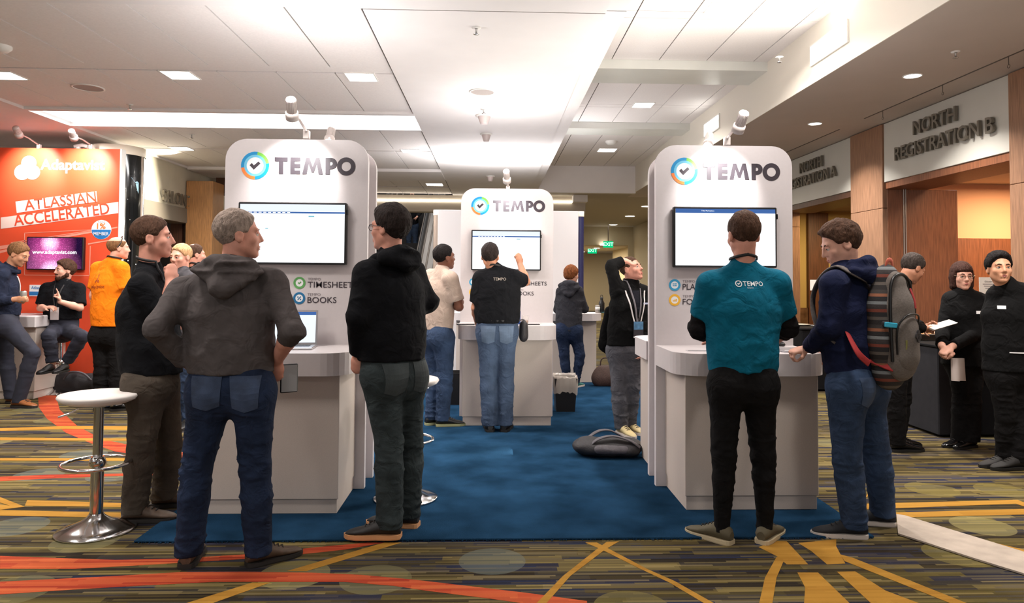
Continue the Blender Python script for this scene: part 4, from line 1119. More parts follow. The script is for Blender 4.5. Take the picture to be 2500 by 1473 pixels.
# ---- the orange booth on the left
YA = 9.4
red = M('orange_booth_print', C(232, 82, 46), .55, 0, (2, .06))
pale = M('pale_print', C(250, 222, 212), .55); redtxt = M('red_letters', C(222, 74, 44), .55)
A0 = aty(10, 364, YA); A1 = aty(294, 364, YA)
ea = empty('exhibition_wall', ((A0.x+A1.x)/2, YA, 0), 0, 'tall orange exhibition wall with white slogans at the left', 'exhibition wall')
o_ = ea.location
ztop = A1.z
MB(o_).box((A0.x-.06, YA, 0), (A1.x, YA+.1, ztop), .003).build('panel', red, ea)
MB(o_).box((A1.x, YA-.004, 0), (A1.x+.02, YA+.104, ztop)).build('edge_profile', M('edge_white', C(228, 226, 222), .4), ea)
g = MB(o_); sc4 = lambda x, y: (x/2.232, 350+y/2.232)
for q in ([(85, 318), (525, 262), (530, 318), (92, 380)], [(5, 405), (645, 320), (645, 381), (5, 467)]): pxpoly(g, [sc4(*t) for t in q], YA, .003); g2 = g
g.build('slogan_stripe', pale, ea)
g = MB(o_)
for q in ([(0, 560), (640, 455), (640, 462), (0, 580)], [(480, 545), (640, 520), (640, 524), (480, 553)], [(60, 540), (520, 470), (520, 473), (60, 545)], [(0, 585), (130, 560), (130, 566), (0, 600)]): pxpoly(g, [sc4(*t) for t in q], YA, .002)
for q in ([(132, 488), (500, 470), (500, 473), (132, 491)], [(132, 488), (136, 488), (136, 720), (132, 720)], [(132, 716), (490, 720), (490, 724), (132, 720)], [(490, 560), (494, 560), (490, 724), (486, 724)]): pxpoly(g, [sc4(*t) for t in q], YA, .002)
g.build('thin_lines', M('line_print', C(244, 160, 138), .55), ea)
F, w = pxframe(sc4(138, 368), sc4(527, 320), YA); ftext('ATLASSIAN', w, .138, F, redtxt, 'slogan_text', ea, o_, .008, z0=.004)
F, w = pxframe(sc4(80, 452), sc4(600, 385), YA); ftext('ACCELERATED', w, .15, F, redtxt, 'slogan_text', ea, o_, .008, z0=.004)
F, w = pxframe(sc4(220, 163), sc4(572, 165), YA); ftext('Adaptavist', w, None, F, col_white, 'brand_text', ea, o_, .025, z0=.003)
g = MB(o_); fA = frame((0, YA, 0))
cs = [aty(*sc4(158, 108), YA), aty(*sc4(122, 158), YA), aty(*sc4(178, 158), YA)]
for i_, (c, r) in enumerate(zip(cs, (.095, .10, .095))): g.disc2((c.x, c.z), r, fA, 0, .003+.001*i_, 24)
dv = (cs[1]-cs[0]); nv = Vector((-dv.z, 0, dv.x)).normalized()*.06
g.prism([((cs[0]+nv).x, (cs[0]+nv).z), ((cs[1]+nv).x, (cs[1]+nv).z), ((cs[1]-nv).x, (cs[1]-nv).z), ((cs[0]-nv).x, (cs[0]-nv).z)][::1], fA, 0, .006)
g.build('brand_emblem', col_white, ea)
c = aty(*sc4(553, 471), YA); R_ = .125
MB(o_).disc2((c.x, c.z), R_, fA, 0, .003, 32).build('badge_disc', col_white, ea)
MB(o_).prism([(c.x+R_*.97*math.cos(a), c.z+R_*.97*math.sin(a)) for a in [math.pi+i*math.pi/16 for i in range(17)]], fA, .003, .0045).build('badge_half', M('badge_blue', C(36, 120, 190), .5), ea)
ftext('MEMBER', .19, .04, frame((c.x-.095, YA, c.z-.072)), col_white, 'badge_text', ea, o_, .01, z0=.005)
ftext('1%', .11, .075, frame((c.x-.055, YA, c.z+.008)), col_orange, 'badge_text', ea, o_, .02, z0=.004)
ftext('PLEDGE', .09, .018, frame((c.x-.045, YA, c.z+.09)), M('grey_print', None), 'badge_text', ea, o_, .0, z0=.004)
# screen with fireworks
def fireworks():
    m = bpy.data.materials.new('fireworks_picture'); m.use_nodes = True; nt = m.node_tree; nt.nodes.clear(); L = nt.links.new
    out = nn(nt, 'ShaderNodeOutputMaterial'); em = nn(nt, 'ShaderNodeEmission', inp={'Strength': 1.1}); L(em.outputs[0], out.inputs[0])
    tc = nn(nt, 'ShaderNodeTexCoord')
    def burst(c, r, colr):
        mp = nn(nt, 'ShaderNodeMapping'); mp.inputs['Location'].default_value = (-c[0]/r, 0, -c[1]/r); mp.inputs['Scale'].default_value = (1/r, 0, 1/r)
        L(tc.outputs['Object'], mp.inputs[0]); g = nn(nt, 'ShaderNodeTexGradient', gradient_type='SPHERICAL'); L(mp.outputs[0], g.inputs[0])
        x = nn(nt, 'ShaderNodeMix', data_type='RGBA', blend_type='MULTIPLY', inp={0: 1.0}); L(g.outputs['Fac'], x.inputs['A']); x.inputs['B'].default_value = colr
        return x.outputs['Result']
    a = burst((-.06, .13), .34, (1.0, .12, .5, 1)); b = burst((-.05, -.22), .42, (1.0, .25, .6, 1)); c = burst((-.06, .13), .13, (2, 1.6, 1.8, 1)); d = burst((-.03, -.24), .17, (1.4, 1.6, 2, 1))
    v = nn(nt, 'ShaderNodeTexVoronoi', inp={'Scale': 55.0}); L(tc.outputs['Object'], v.inputs['Vector'])
    r = nn(nt, 'ShaderNodeValToRGB'); r.color_ramp.elements[0].color = (1, 1, 1, 1); r.color_ramp.elements[0].position = .0; r.color_ramp.elements[1].color = (.25, .2, .25, 1); r.color_ramp.elements[1].position = .45
    L(v.outputs['Distance'], r.inputs['Fac'])
    s = (.03, .01, .06, 1); prev = None
    for q in (a, b, c, d):
        x = nn(nt, 'ShaderNodeMix', data_type='RGBA', blend_type='ADD', inp={0: 1.0})
        if prev is None: x.inputs['A'].default_value = s
        else: L(prev, x.inputs['A'])
        L(q, x.inputs['B']); prev = x.outputs['Result']
    x = nn(nt, 'ShaderNodeMix', data_type='RGBA', blend_type='MULTIPLY', inp={0: .75}); L(prev, x.inputs['A']); L(r.outputs[0], x.inputs['B']); L(x.outputs['Result'], em.inputs['Color'])
    return m
t0_, t1_ = aty(65, 578, YA-.06), aty(202, 660, YA-.06)
et = empty('wall_screen', ((t0_.x+t1_.x)/2, YA, (t0_.z+t1_.z)/2), 0, 'wall screen showing pink fireworks on the orange wall', 'screen')
w_, h_ = (t1_.x-t0_.x)/2, (t0_.z-t1_.z)/2
MB().box((-w_, -.06, -h_), (w_, -.002, h_), .008).build('bezel', black_pl, et)
MB().prism([(-w_+.015, -h_+.015), (w_-.015, -h_+.015), (w_-.015, h_-.015), (-w_+.015, h_-.015)], frame((0, -.0605, 0)), 0, .001).build('display', fireworks(), et)
ftext('www.adaptavist.com', w_*1.55, .06, frame((-w_*.78, -.0615, -.02)), scr_white, 'screen_text', et, bold=.02)
# counter in front of the orange wall
cA = aty(98, 770, 8.7)
ec = empty('booth_counter', (cA.x-.45, 8.9, 0), 0, 'white counter of the orange booth at the left edge', 'counter')
MB(ec.location).box((cA.x-1.0, 8.62, .84), (cA.x, 9.3, .98), .012).build('countertop', white_lam, ec)
MB(ec.location).box((cA.x-.95, 8.68, .09), (cA.x-.03, 9.28, .84), .004).build('counter_base', grey_lam, ec)
MB(ec.location).box((cA.x-.93, 8.70, 0), (cA.x-.05, 9.26, .088), .002).build('plinth', grey_lam, ec)
q = at_z(75, 753, .98)
e = empty('paper_cup', (q.x, 8.75, .98), 0, 'tan paper coffee cup with white lid on the orange booth counter', 'cup')
MB().lathe([(0, 0), (.029, 0), (.04, .10)], n=20).build('cup_wall', M('kraft_paper', C(176, 128, 84), .7), e); MB().lathe([(.043, .098), (.043, .106), (.036, .118), (0, .118)], n=20).build('lid', M('white_cap', None), e)
q = at_z(45, 757, .98)
e = empty('snack_box', (q.x+.02, 9.0, .98), 0, 'dark open box on the orange booth counter', 'box')
MB().box((-.12, -.08, 0), (.12, -.07, .06)).box((-.12, .07, 0), (.12, .08, .06)).box((-.12, -.07, 0), (-.11, .07, .06)).box((.11, -.07, 0), (.12, .07, .06)).box((-.11, -.07, 0), (.11, .07, .006)).build('tray_walls', M('dark_card', C(46, 38, 34), .6), e)
g0, g1 = aty(66, 696, 9.34), aty(112, 724, 9.34)
e = empty('wall_card', ((g0.x+g1.x)/2, YA, g1.z), 0, 'small white and blue card fixed to the orange wall behind the counter', 'sign')
hh_ = g0.z-g1.z
MB().box(((g0.x-g1.x)/2, -.012, 0), ((g1.x-g0.x)/2, -.001, hh_), .001).build('card', col_white, e)
MB().box(((g0.x-g1.x)/2, -.0135, .012), ((g1.x-g0.x)/2, -.012, .06)).build('blue_band', M('badge_blue', None), e)
ftext('Atlassian', (g1.x-g0.x)*.75, .04, frame(((g0.x-g1.x)/2*.8, -.0125, .09)), M('badge_blue', None), 'lettering', e, bold=.01)
for px, py, hx, hy, lab in ((95, 362, 43, 323, 'small spotlight at the far left above the orange wall'), (222, 362, 178, 330, 'small spotlight above the brand name on the orange wall')):
    spotlight(lab, aty(px, py, YA+.02), None, aty(hx, hy, YA-.55), aty(px-10, 415, YA), 90, .042, .15, spot=80)
e = empty('spotlight', aty(186, 362, YA+.12), 0, 'folded spare spotlight on top of the orange wall', 'spotlight')
MB().tube([(-.05, .05, .03), (.05, .05, .05), (.12, .05, .03)], .025, 10).build('lamp_body', lamp_w, e); MB().box((-.02, .03, -.02), (.02, .07, .03), .004).build('clamp', lamp_w, e)
# glossy black round column with emblem
pc = aty(285, 500, 9.95); RC = aty(345, 500, 9.95).x-pc.x
zt = aty(320, 362, 9.95).z
e = empty('display_column', (pc.x, 9.95, 0), 0, 'glossy black round display column beside the orange wall', 'column')
def starry():
    m = M('starry_black', C(12, 14, 16), .12, coat=.6); nt = m.node_tree; p = nt.nodes['Principled BSDF']
    tc = nn(nt, 'ShaderNodeTexCoord'); v = nn(nt, 'ShaderNodeTexVoronoi', inp={'Scale': 9.0}); nt.links.new(tc.outputs['Object'], v.inputs['Vector'])
    r = nn(nt, 'ShaderNodeValToRGB'); r.color_ramp.elements[0].color = (.8, .9, .9, 1); r.color_ramp.elements[0].position = .06; r.color_ramp.elements[1].position = .09; r.color_ramp.elements[1].color = C(12, 16, 18)
    nt.links.new(v.outputs['Distance'], r.inputs['Fac']); nt.links.new(r.outputs[0], p.inputs['Base Color']); return m
MB().lathe([(RC, .0), (RC, zt-.12)], n=48).build('column_body', starry(), e)
MB().lathe([(RC+.01, zt-.12), (RC+.01, zt), (0, zt)], n=48).build('column_cap', M('cap_cream', None), e)
MB().lathe([(RC+.02, 0), (RC+.02, .06), (RC, .06)], n=48).build('column_foot', M('cap_cream', None), e)
MB().box((RC-.012, -.02, .05), (RC+.006, .02, zt-.1)).build('seam', M('post_beige', None), e)
def on_col(pts):
    out = []
    for px, py in pts:
        q = aty(px, py, 9.95-RC*.75); x = max(-RC*.98, min(RC*.98, q.x-pc.x)); out.append((x, -math.sqrt(RC*RC-x*x)-.003, q.z))
    return out
g = MB()
for poly in ([(314, 431), (322, 440), (332, 443), (341, 441), (341, 446), (331, 448), (320, 444)], [(320, 446), (325, 446), (329, 460), (330, 478), (325, 470), (321, 458)], [(341, 446), (336, 447), (331, 462), (332, 470), (338, 462)], [(326, 474), (331, 470), (329, 482), (324, 482)], [(334, 472), (337, 480), (341, 478), (338, 468)]):
    P = on_col(poly); k = len(P); g.add(P+[(x, y-.004, z) for x, y, z in P], [tuple(range(k)), tuple(range(2*k-1, k-1, -1))]+[(i, (i+1) % k, k+(i+1) % k, k+i) for i in range(k)])
g.build('emblem', M('pale_blue_print', C(160, 205, 228), .5), e)

# ================================================================== PEOPLE
def skin_mat(name, col):
    return M(name, col, .5, 0, (25, .07), (220, .05), spec=.35)
SK = {'fair': skin_mat('skin_fair', C(222, 168, 146)), 'pink': skin_mat('skin_pink', C(214, 152, 132)), 'tan': skin_mat('skin_tan', C(188, 132, 104)),
      'brown': skin_mat('skin_brown', C(128, 84, 66)), 'warm': skin_mat('skin_warm', C(206, 150, 118))}
def hair_mat(name, col):
    return M(name, col, .7, 0, (60, .35), (140, .9), stretch=(1, 1, .35), spec=.12)
eye_w = M('eye_white', C(225, 218, 212), .2); iris = M('iris_dark', C(40, 32, 28), .2); lip_m = M('lip', C(176, 104, 96), .5)
lan_m = M('lanyard_black', C(26, 24, 26), .6)

def nv(v): return np.array(v, float)
def unit(v):
    v = nv(v); return v/max(np.linalg.norm(v), 1e-9)
def lerp(a, b, t): return nv(a)*(1-t)+nv(b)*t
def rot_about(v, ax, ang):
    ax = unit(ax); v = nv(v); c, s = math.cos(ang), math.sin(ang)
    return v*c+np.cross(ax, v)*s+ax*(ax@v)*(1-c)

def hand(s, wr, d, palm, side, pose='relaxed', sc=1.0):
    """palm and five fingers added to a skin SDF; palm = direction the palm faces; side=+1 puts the thumb on d x palm"""
    d = unit(d); palm = unit(nv(palm)-d*(nv(palm)@d)); lat = np.cross(d, palm)*side
    s.cone(wr, wr+d*.05*sc, .027*sc, .037*sc, .012, palm, .55); s.cone(wr+d*.045*sc, wr+d*.085*sc, .037*sc, .036*sc, .01, palm, .42)
    curl = {'relaxed': (25, 30, 25), 'fist': (80, 95, 60), 'flat': (6, 8, 6), 'grip': (50, 60, 40), 'point': (80, 95, 60)}[pose]
    for i, (o, L) in enumerate(((.028, .072), (.0095, .08), (-.0095, .074), (-.028, .058))):
        c = curl if not (pose == 'point' and i == 0) else (2, 5, 3)
        p = wr+d*.088*sc+lat*o*sc; a = 0
        dd = unit(d+lat*o*2.2)
        ax = np.cross(dd, palm)
        for j, f in enumerate((.45, .31, .24)):
            a += math.radians(c[j]); q = p+rot_about(dd, ax, a)*L*f*sc
            s.cone(p, q, (.0092-.0006*j)*sc, (.0088-.0008*j)*sc, .004); p = q
    t0 = wr+d*.028*sc+lat*.026*sc+palm*.006
    if pose in ('fist', 'grip', 'point'): t1 = t0+unit(d*.7+lat*.5+palm*.5)*.045*sc; t2 = t1+unit(d*.4-lat*.5+palm*.5)*.035*sc
    else: t1 = t0+unit(d*.75+lat*.65+palm*.2)*.045*sc; t2 = t1+unit(d*.9+lat*.25+palm*.2)*.036*sc
    s.cone(t0, t1, .0135*sc, .011*sc, .01); s.cone(t1, t2, .0105*sc, .009*sc, .005)

HAIRLINE = ([-.13, -.075, -.045, -.012, .012, .03, .052, .072, .09, .12], [-.092, -.086, -.066, -.02, .0, .0, .04, .064, .072, .08])
def person(name, label, Y, J, yaw_head, pitch_head=0, roll_head=0, hs=1.0, skin='fair', hair=None, hairstyle='short', face=True,
           top=None, top_kind='tee', trousers=None, hem=None, tw=.175, wd=.155, hd=.168, depth=.70, sleeveL=1.0, sleeveR=1.0, leg=1.0, cuff=1.0,
           hands=None, shoes=None, shoe_mat=None, sole_mat=None, h=.008, seated=False, sandL=None, base=None, arm=1.0, extra=None, wr_amp=1.0, lanyard=False, beard=None, stand=True, belly=0.0):
    P = {}
    for k, v in J.items():
        P[k] = nv(aty(v[0], v[1], Y+(v[2] if len(v) > 2 else 0)))
    if stand and not seated:
        for a in 'LR': P['an'+a][2] = (base or 0.0)+.075
    L, R = P['shL'], P['shR']; mid = (L+R)/2; pel = P['pel']
    gz = base if base is not None else 0.0
    org = nv((pel[0], pel[1], gz))
    e = empty('person', org, 0, label, 'person')
    lat = unit((R-L)*nv((1, 1, 0))); up = nv((0, 0, 1)); f = np.cross(up, lat)
    f = unit(f)
    spine = unit(mid-pel)
    chest = lerp(mid, pel, .28); waist = lerp(mid, pel, .68); nb = None
    # head frame
    y, p_, r_ = math.radians(yaw_head), math.radians(pitch_head), math.radians(roll_head)
    hf = nv((math.sin(y)*math.cos(p_), math.cos(y)*math.cos(p_), math.sin(p_)))
    hr = nv((math.cos(y), -math.sin(y), 0)); hu = np.cross(hr, hf)
    hr, hu = hr*math.cos(r_)+hu*math.sin(r_), -hr*math.sin(r_)+hu*math.cos(r_)
    HR = np.stack([hr, hf, hu], 1)*hs; hc = P['head']
    RU = np.stack([hr, hf, hu], 1)
    nb = mid+(hc-mid)*.36
    def HP(x, y_, z): return hc+HR@nv((x, y_, z))
    b = SDF()
    # torso and limbs under the clothes
    k = .86
    b.cone(pel, waist, hd*k, wd*k, .04, f, depth); b.cone(waist, chest, wd*k, tw*k, .04, f, depth*.95); b.cone(chest, lerp(chest, mid, .8), tw*k, tw*.7, .04, f, depth*.8)
    for S_, E_, W_ in (('shL', 'elL', 'wrL'), ('shR', 'elR', 'wrR')):
        b.cone(nb-spine*.02, P[S_], .045, .05, .03)
        b.cone(P[S_], P[E_], .050*arm, .040*arm, .02); b.cone(P[E_], lerp(P[E_], P[W_], .35), .041*arm, .042*arm, .015); b.cone(lerp(P[E_], P[W_], .35), P[W_], .042*arm, .028*arm, .015)
    for a in 'LR':
        b.cone(P['hip'+a], P['kn'+a], .078, .052, .03); b.cone(P['kn'+a], lerp(P['kn'+a], P['an'+a], .35), .053, .054, .02); b.cone(lerp(P['kn'+a], P['an'+a], .35), P['an'+a], .054, .036, .02)
    # neck and head
    b.cone(nb-spine*.03, HP(0, -.022, -.06), .060*hs, .054*hs, .025)
    b.ell(HP(0, -.018, .034), (.075*hs, .097*hs, .086*hs), .02, RU)
    b.ell(HP(0, .028, -.028), (.062*hs, .066*hs, .086*hs), .025, RU)
    b.cone(HP(-.036, .0, -.055), HP(-.01, .064, -.097), .03*hs, .018*hs, .02); b.cone(HP(.036, .0, -.055), HP(.01, .064, -.097), .03*hs, .018*hs, .02)
    b.ell(HP(0, .071, -.1), (.019*hs, .018*hs, .016*hs), .015, RU)
    b.cone(HP(-.04, .073, .022), HP(.04, .073, .022), .013*hs, .013*hs, .012)
    for sx in (-1, 1):
        b.ell(HP(sx*.031, .096, .0), (.019*hs, .018*hs, .012*hs), .012, RU, sub=True)
        b.ell(HP(sx*.044, .056, -.028), (.020*hs, .02*hs, .02*hs), .02, RU)
        b.ell(HP(sx*.076, -.012, -.012), (.011*hs, .022*hs, .034*hs), .006, RU)
        b.ell(HP(sx*.087, -.010, -.008), (.007*hs, .012*hs, .02*hs), .004, RU, sub=True)
        b.ell(HP(sx*.0115, .092, -.035), (.0085*hs, .010*hs, .008*hs), .006, RU)
    b.cone(HP(0, .088, .012), HP(0, .107, -.03), .0085*hs, .0108*hs, .010)
    b.cone(HP(-.018, .084, -.062), HP(.018, .084, -.062), .010*hs, .010*hs, .008); b.cone(HP(-.015, .083, -.073), HP(.015, .083, -.073), .010*hs, .010*hs, .008)
    b.cone(HP(-.02, .096, -.0675), HP(.02, .096, -.0675), .003, .003, .003, sub=True)
    hands = hands or {}
    for a in 'LR':
        W_, E_ = P['wr'+a], P['el'+a]; fd = unit(W_-E_)
        d, palm, pose = hands.get(a, (None, None, 'relaxed'))
        d = fd if d is None else unit(d)
        if palm is None: palm = lat*(1 if a == 'L' else -1)
        # thumb side so that thumbs are mirror images
        d_u = unit(d); pu = unit(nv(palm)-d_u*(nv(palm)@d_u)); tl = np.cross(d_u, pu)
        hand(b, W_, d, palm, (-1 if a == 'R' else 1), pose, 1.0)
    for a in 'LR':       # foot core inside the shoe keeps the body whole
        b.cone(P['an'+a], P['an'+a]-up*.02, .034, .03, .01)
    V, Q = b.verts(h)
    link('body', mesh_np('body', V-org, Q, SK[skin]), e)

    def garment(nm, s, hh, mat, amp, fs, post=None, tight=None):
        V, Q = s.verts(hh, post)
        N = vnormals(V, Q)
        n1 = vnoise(V*np.array(fs)+7.3*len(nm)); n2 = vnoise(V*np.array(fs)*2.3+3.1)
        ridge = 1-2*np.abs(n1)
        w = np.ones(len(V)) if tight is None else tight(V)
        sharp = np.maximum(1-np.abs(n1)*2.2, 0)**1.6; n3 = vnoise(V*np.array(fs)*.45+11)
        V = V+N*((amp*(1.5*sharp*(.5+.5*n3)-.35+.5*n2*(.4+.6*sharp)))*w)[:, None]
        return link(nm, mesh_np(nm, V-org, Q, mat), e)
    # ---- trousers
    if trousers is not None:
        t = SDF()
        wz = P['waist_z'] if 'waist_z' in P else None
        t.cone(pel+spine*.10, pel-spine*.0, wd*1.0, hd, .03, f, depth*.98)
        for a in 'LR':
            hp, kn, an = P['hip'+a], P['kn'+a], P['an'+a]
            t.cone(hp, kn, .098*leg, .070*leg, .035); t.cone(kn, lerp(kn, an, .3), .070*leg, .070*leg*lerp(1, cuff, .3), .02)
            ld = unit(an-kn)
            if stand and not seated:
                an = nv((an[0], an[1], gz+.052)); ld = nv((0, 0, -1.))
            t.cone(lerp(kn, an, .3), an+ld*.03, .070*leg*float(lerp(1, cuff, .3)), .060*cuff*leg, .02, cut=[(an, ld)])
            if not seated: t.ell(hp-f*.036+up*.015, (.098*leg, .098*leg, .12), .07)
        t.cut(pel+spine*.14, spine)
        kz = [P['knL'], P['knR'], P['anL'], P['anR']]
        def tightT(V):
            w = np.full(len(V), .35)
            for q, rr in ((P['knL'], .16), (P['knR'], .16), (P['anL'], .22), (P['anR'], .22), (pel-up*.05, .15)):
                w += .9*np.exp(-((V-q)**2).sum(1)/(2*(rr*.6)**2))
            return w
        garment('trousers', t, max(h, .009), trousers, .007*wr_amp, (9, 9, 21), tight=tightT)
    # ---- top
    g = SDF(); hz = (gnd_z(hem, pel, Y) if hem else pel[2]+.02)
    ov = .012
    g.cone(pel-spine*.06, waist, hd+ov+.004, wd+ov+.006, .04, f, depth); g.cone(waist, chest, wd+ov, tw+ov, .05, f, depth)
    g.cone(chest, lerp(chest, mid, .85), tw+ov, tw*.72, .05, f, depth*.84)
    if belly: g.ell(lerp(waist, pel, .3)+f*belly, (.13, .12, .13), .06)
    for a in 'LR':
        S_, E_, W_ = P['sh'+a], P['el'+a], P['wr'+a]
        g.cone(nb-spine*.012, S_, .056, .062*arm, .035)
        fr_ = sleeveL if a == 'L' else sleeveR
        sl_k = 1.0 if top_kind != 'tee' else 1.12
        if fr_ <= 1.0:     # short sleeve, fr_ of the upper arm
            q = lerp(S_, E_, fr_); dd = unit(E_-S_)
            g.cone(S_, q+dd*.03, .068*arm*sl_k, .064*arm*sl_k, .045, cut=[(q, dd)])
        else:              # long sleeve, fr_-1 of the forearm
            g.cone(S_, E_, .066*arm, .057*arm, .05)
            q = lerp(E_, W_, min(fr_-1, 1)); dd = unit(W_-E_)
            g.cone(E_, q+dd*.02, .057*arm, (.057-.012*(fr_-1))*arm, .02, cut=[(q+dd*.005, dd)])
    g.cone(nb-spine*.05, nb+(hc-nb)*.14, .074, .064, .03)
    g.cut((0, 0, hz), (0, 0, -1))
    def tightS(V):
        w = np.full(len(V), .45)
        for q, rr in ((P['elL'], .14), (P['elR'], .14), (nv((pel[0], pel[1], hz+.06)), .22), (lerp(L, chest, .5), .1), (lerp(R, chest, .5), .1)):
            w += .75*np.exp(-((V-q)**2).sum(1)/(2*(rr*.65)**2))
        return w
    topo = garment({'tee': 'shirt', 'hoodie': 'hoodie', 'jacket': 'jacket'}[top_kind], g, max(h, .009), top, .008*wr_amp, (8, 8, 11), tight=tightS)
    def local_noise(V, A):
        return V
    # ---- hair in head space
    if hair is not None:
        hsdf = SDF(); th = {'short': .012, 'buzz': .004, 'thick': .02, 'bald_back': .006, 'bob': .02, 'woman': .02, 'spiky': .02, 'crown': .008}[hairstyle]
        hsdf.ell((0, -.018, .034), (.075+th*.8, .097+th, .086+th), .02)
        if hairstyle in ('thick', 'spiky'): hsdf.ell((0, .008, .09), (.058, .068, .038), .03)
        if hairstyle == 'bob':
            hsdf.cone((-.062, -.005, -.01), (-.068, .0, -.085), .036, .026, .03); hsdf.cone((.062, -.005, -.01), (.068, .0, -.085), .036, .026, .03)
            hsdf.cone((-.04, -.065, -.02), (-.045, -.06, -.1), .045, .035, .03); hsdf.cone((.04, -.065, -.02), (.045, -.06, -.1), .045, .035, .03)
        if hairstyle == 'woman': hsdf.ell((0, -.04, -.01), (.078, .085, .08), .03)
        def post(D, X, Yy, Z):
            ly = np.interp(Yy, HAIRLINE[0], HAIRLINE[1]).astype(np.float32)
            if hairstyle == 'bob': ly = np.interp(Yy, [-.13, .03, .045, .07, .1], [-.14, -.14, .03, .034, .036]).astype(np.float32)
            if hairstyle == 'woman': ly = np.interp(Yy, [-.13, -.05, -.02, .02, .05, .08, .1], [-.085, -.08, -.05, -.02, .03, .055, .06]).astype(np.float32)
            if hairstyle == 'bald_back': D = np.maximum(D, Z-.075+.0*X)
            if hairstyle == 'crown': D = np.maximum(D, .04-np.sqrt(X*X+(Yy+.05)**2+(Z-.13)**2))
            D = D+th*1.1*np.clip(1-(Z-ly)/.028, 0, 1)**2
            D = np.maximum(D, (ly-Z)*.8)
            inner = np.sqrt((X/.071)**2+((Yy+.018)/.093)**2+((Z-.034)/.082)**2)
            return D
        Vh, Qh = hsdf.verts(.006, post); Nh = vnormals(Vh, Qh)
        amp = {'short': .003, 'buzz': .0015, 'thick': .004, 'bald_back': .002, 'bob': .002, 'woman': .004, 'spiky': .005, 'crown': .003}[hairstyle]
        Vh = Vh+Nh*(amp*(vnoise(Vh*np.array((75, 26, 30)))+.6*vnoise(Vh*np.array((130, 45, 60)))))[:, None]
        Vh = hc+(Vh*hs)@RU.T
        link('hair', mesh_np('hair', Vh-org, Qh, hair), e)
    if beard is not None:
        bs = SDF(); bs.cone((-.05, .0, -.06), (-.014, .068, -.1), .03, .024, .02); bs.cone((.05, .0, -.06), (.014, .068, -.1), .03, .024, .02); bs.ell((0, .076, -.1), (.03, .024, .026), .02)
        bs.cone((-.026, .088, -.054), (.026, .088, -.054), .009, .009, .008)
        bs.ell((0, .1, -.067), (.02, .03, .008), .006, sub=True)
        Vb, Qb = bs.verts(.005); Vb = Vb+vnormals(Vb, Qb)*(.003*vnoise(Vb*90))[:, None]
        link('beard', mesh_np('beard', hc+(Vb*hs)@RU.T-org, Qb, beard), e)
    if face:
        for sx in (-1, 1):
            c = Vector(HP(sx*.031, .0745, -.001)-org)
            m = MB(); m.sphere(c, .0125*hs, 12, 8)
            eo = m.build('eye', eye_w, e)
            ic = Vector(HP(sx*.031, .0828, -.001)-org)
            MB().sphere(ic, .0062*hs, 10, 6, (1, 1, 1)).build('iris', iris, eo)
            MB().tube([Vector(HP(sx*.017, .083, .002)-org), Vector(HP(sx*.025, .0868, .0075)-org), Vector(HP(sx*.034, .0865, .0085)-org), Vector(HP(sx*.046, .078, .002)-org)], [.003*hs, .0045*hs, .0045*hs, .003*hs], 6).build('eyelid', SK[skin], eo)
            MB().tube([Vector(HP(sx*.014, .087, .019)-org), Vector(HP(sx*.031, .0885, .024)-org), Vector(HP(sx*.05, .076, .018)-org)], [.003*hs, .0042*hs, .002*hs], 6).build('eyebrow', hair or M('hair_brown', C(70, 48, 36), .6), e)
        lm = MB(); lm.tube([Vector(HP(-.021, .0885, -.066)-org), Vector(HP(-.008, .0955, -.063)-org), Vector(HP(.008, .0955, -.063)-org), Vector(HP(.021, .0885, -.066)-org)], [.002, .004, .004, .002], 6)
        lm.tube([Vector(HP(-.019, .088, -.069)-org), Vector(HP(0, .0945, -.073)-org), Vector(HP(.019, .088, -.069)-org)], [.002, .005, .002], 6)
        lm.build('lips', lip_m, e)
    # ---- shoes
    for a in 'LR':
        if shoes and a in shoes:
            hp_, yaw_, Ls = shoes[a][0], shoes[a][1], (shoes[a][2] if len(shoes[a]) > 2 else .29)
            if len(hp_) == 2:
                ya = math.radians(yaw_); hp = P['an'+a]-nv((math.sin(ya), math.cos(ya), 0))*.062; hp[2] = gz
            else: hp = nv(hp_)
            shoe(e, Vector(hp), math.radians(yaw_), Ls, org, shoe_mat, sole_mat, hp[2] if len(hp_) > 2 else gz)
    return dict(e=e, P=P, f=f, lat=lat, up=up, spine=spine, org=org, mid=mid, nb=nb, chest=chest, waist=waist, pel=pel, HP=HP, top=topo, hz=hz, tw=tw, depth=depth, hc=hc, wd=wd, hd=hd)
def gnd_z(py, pel, Y):
    return aty(1250, py, Y).z
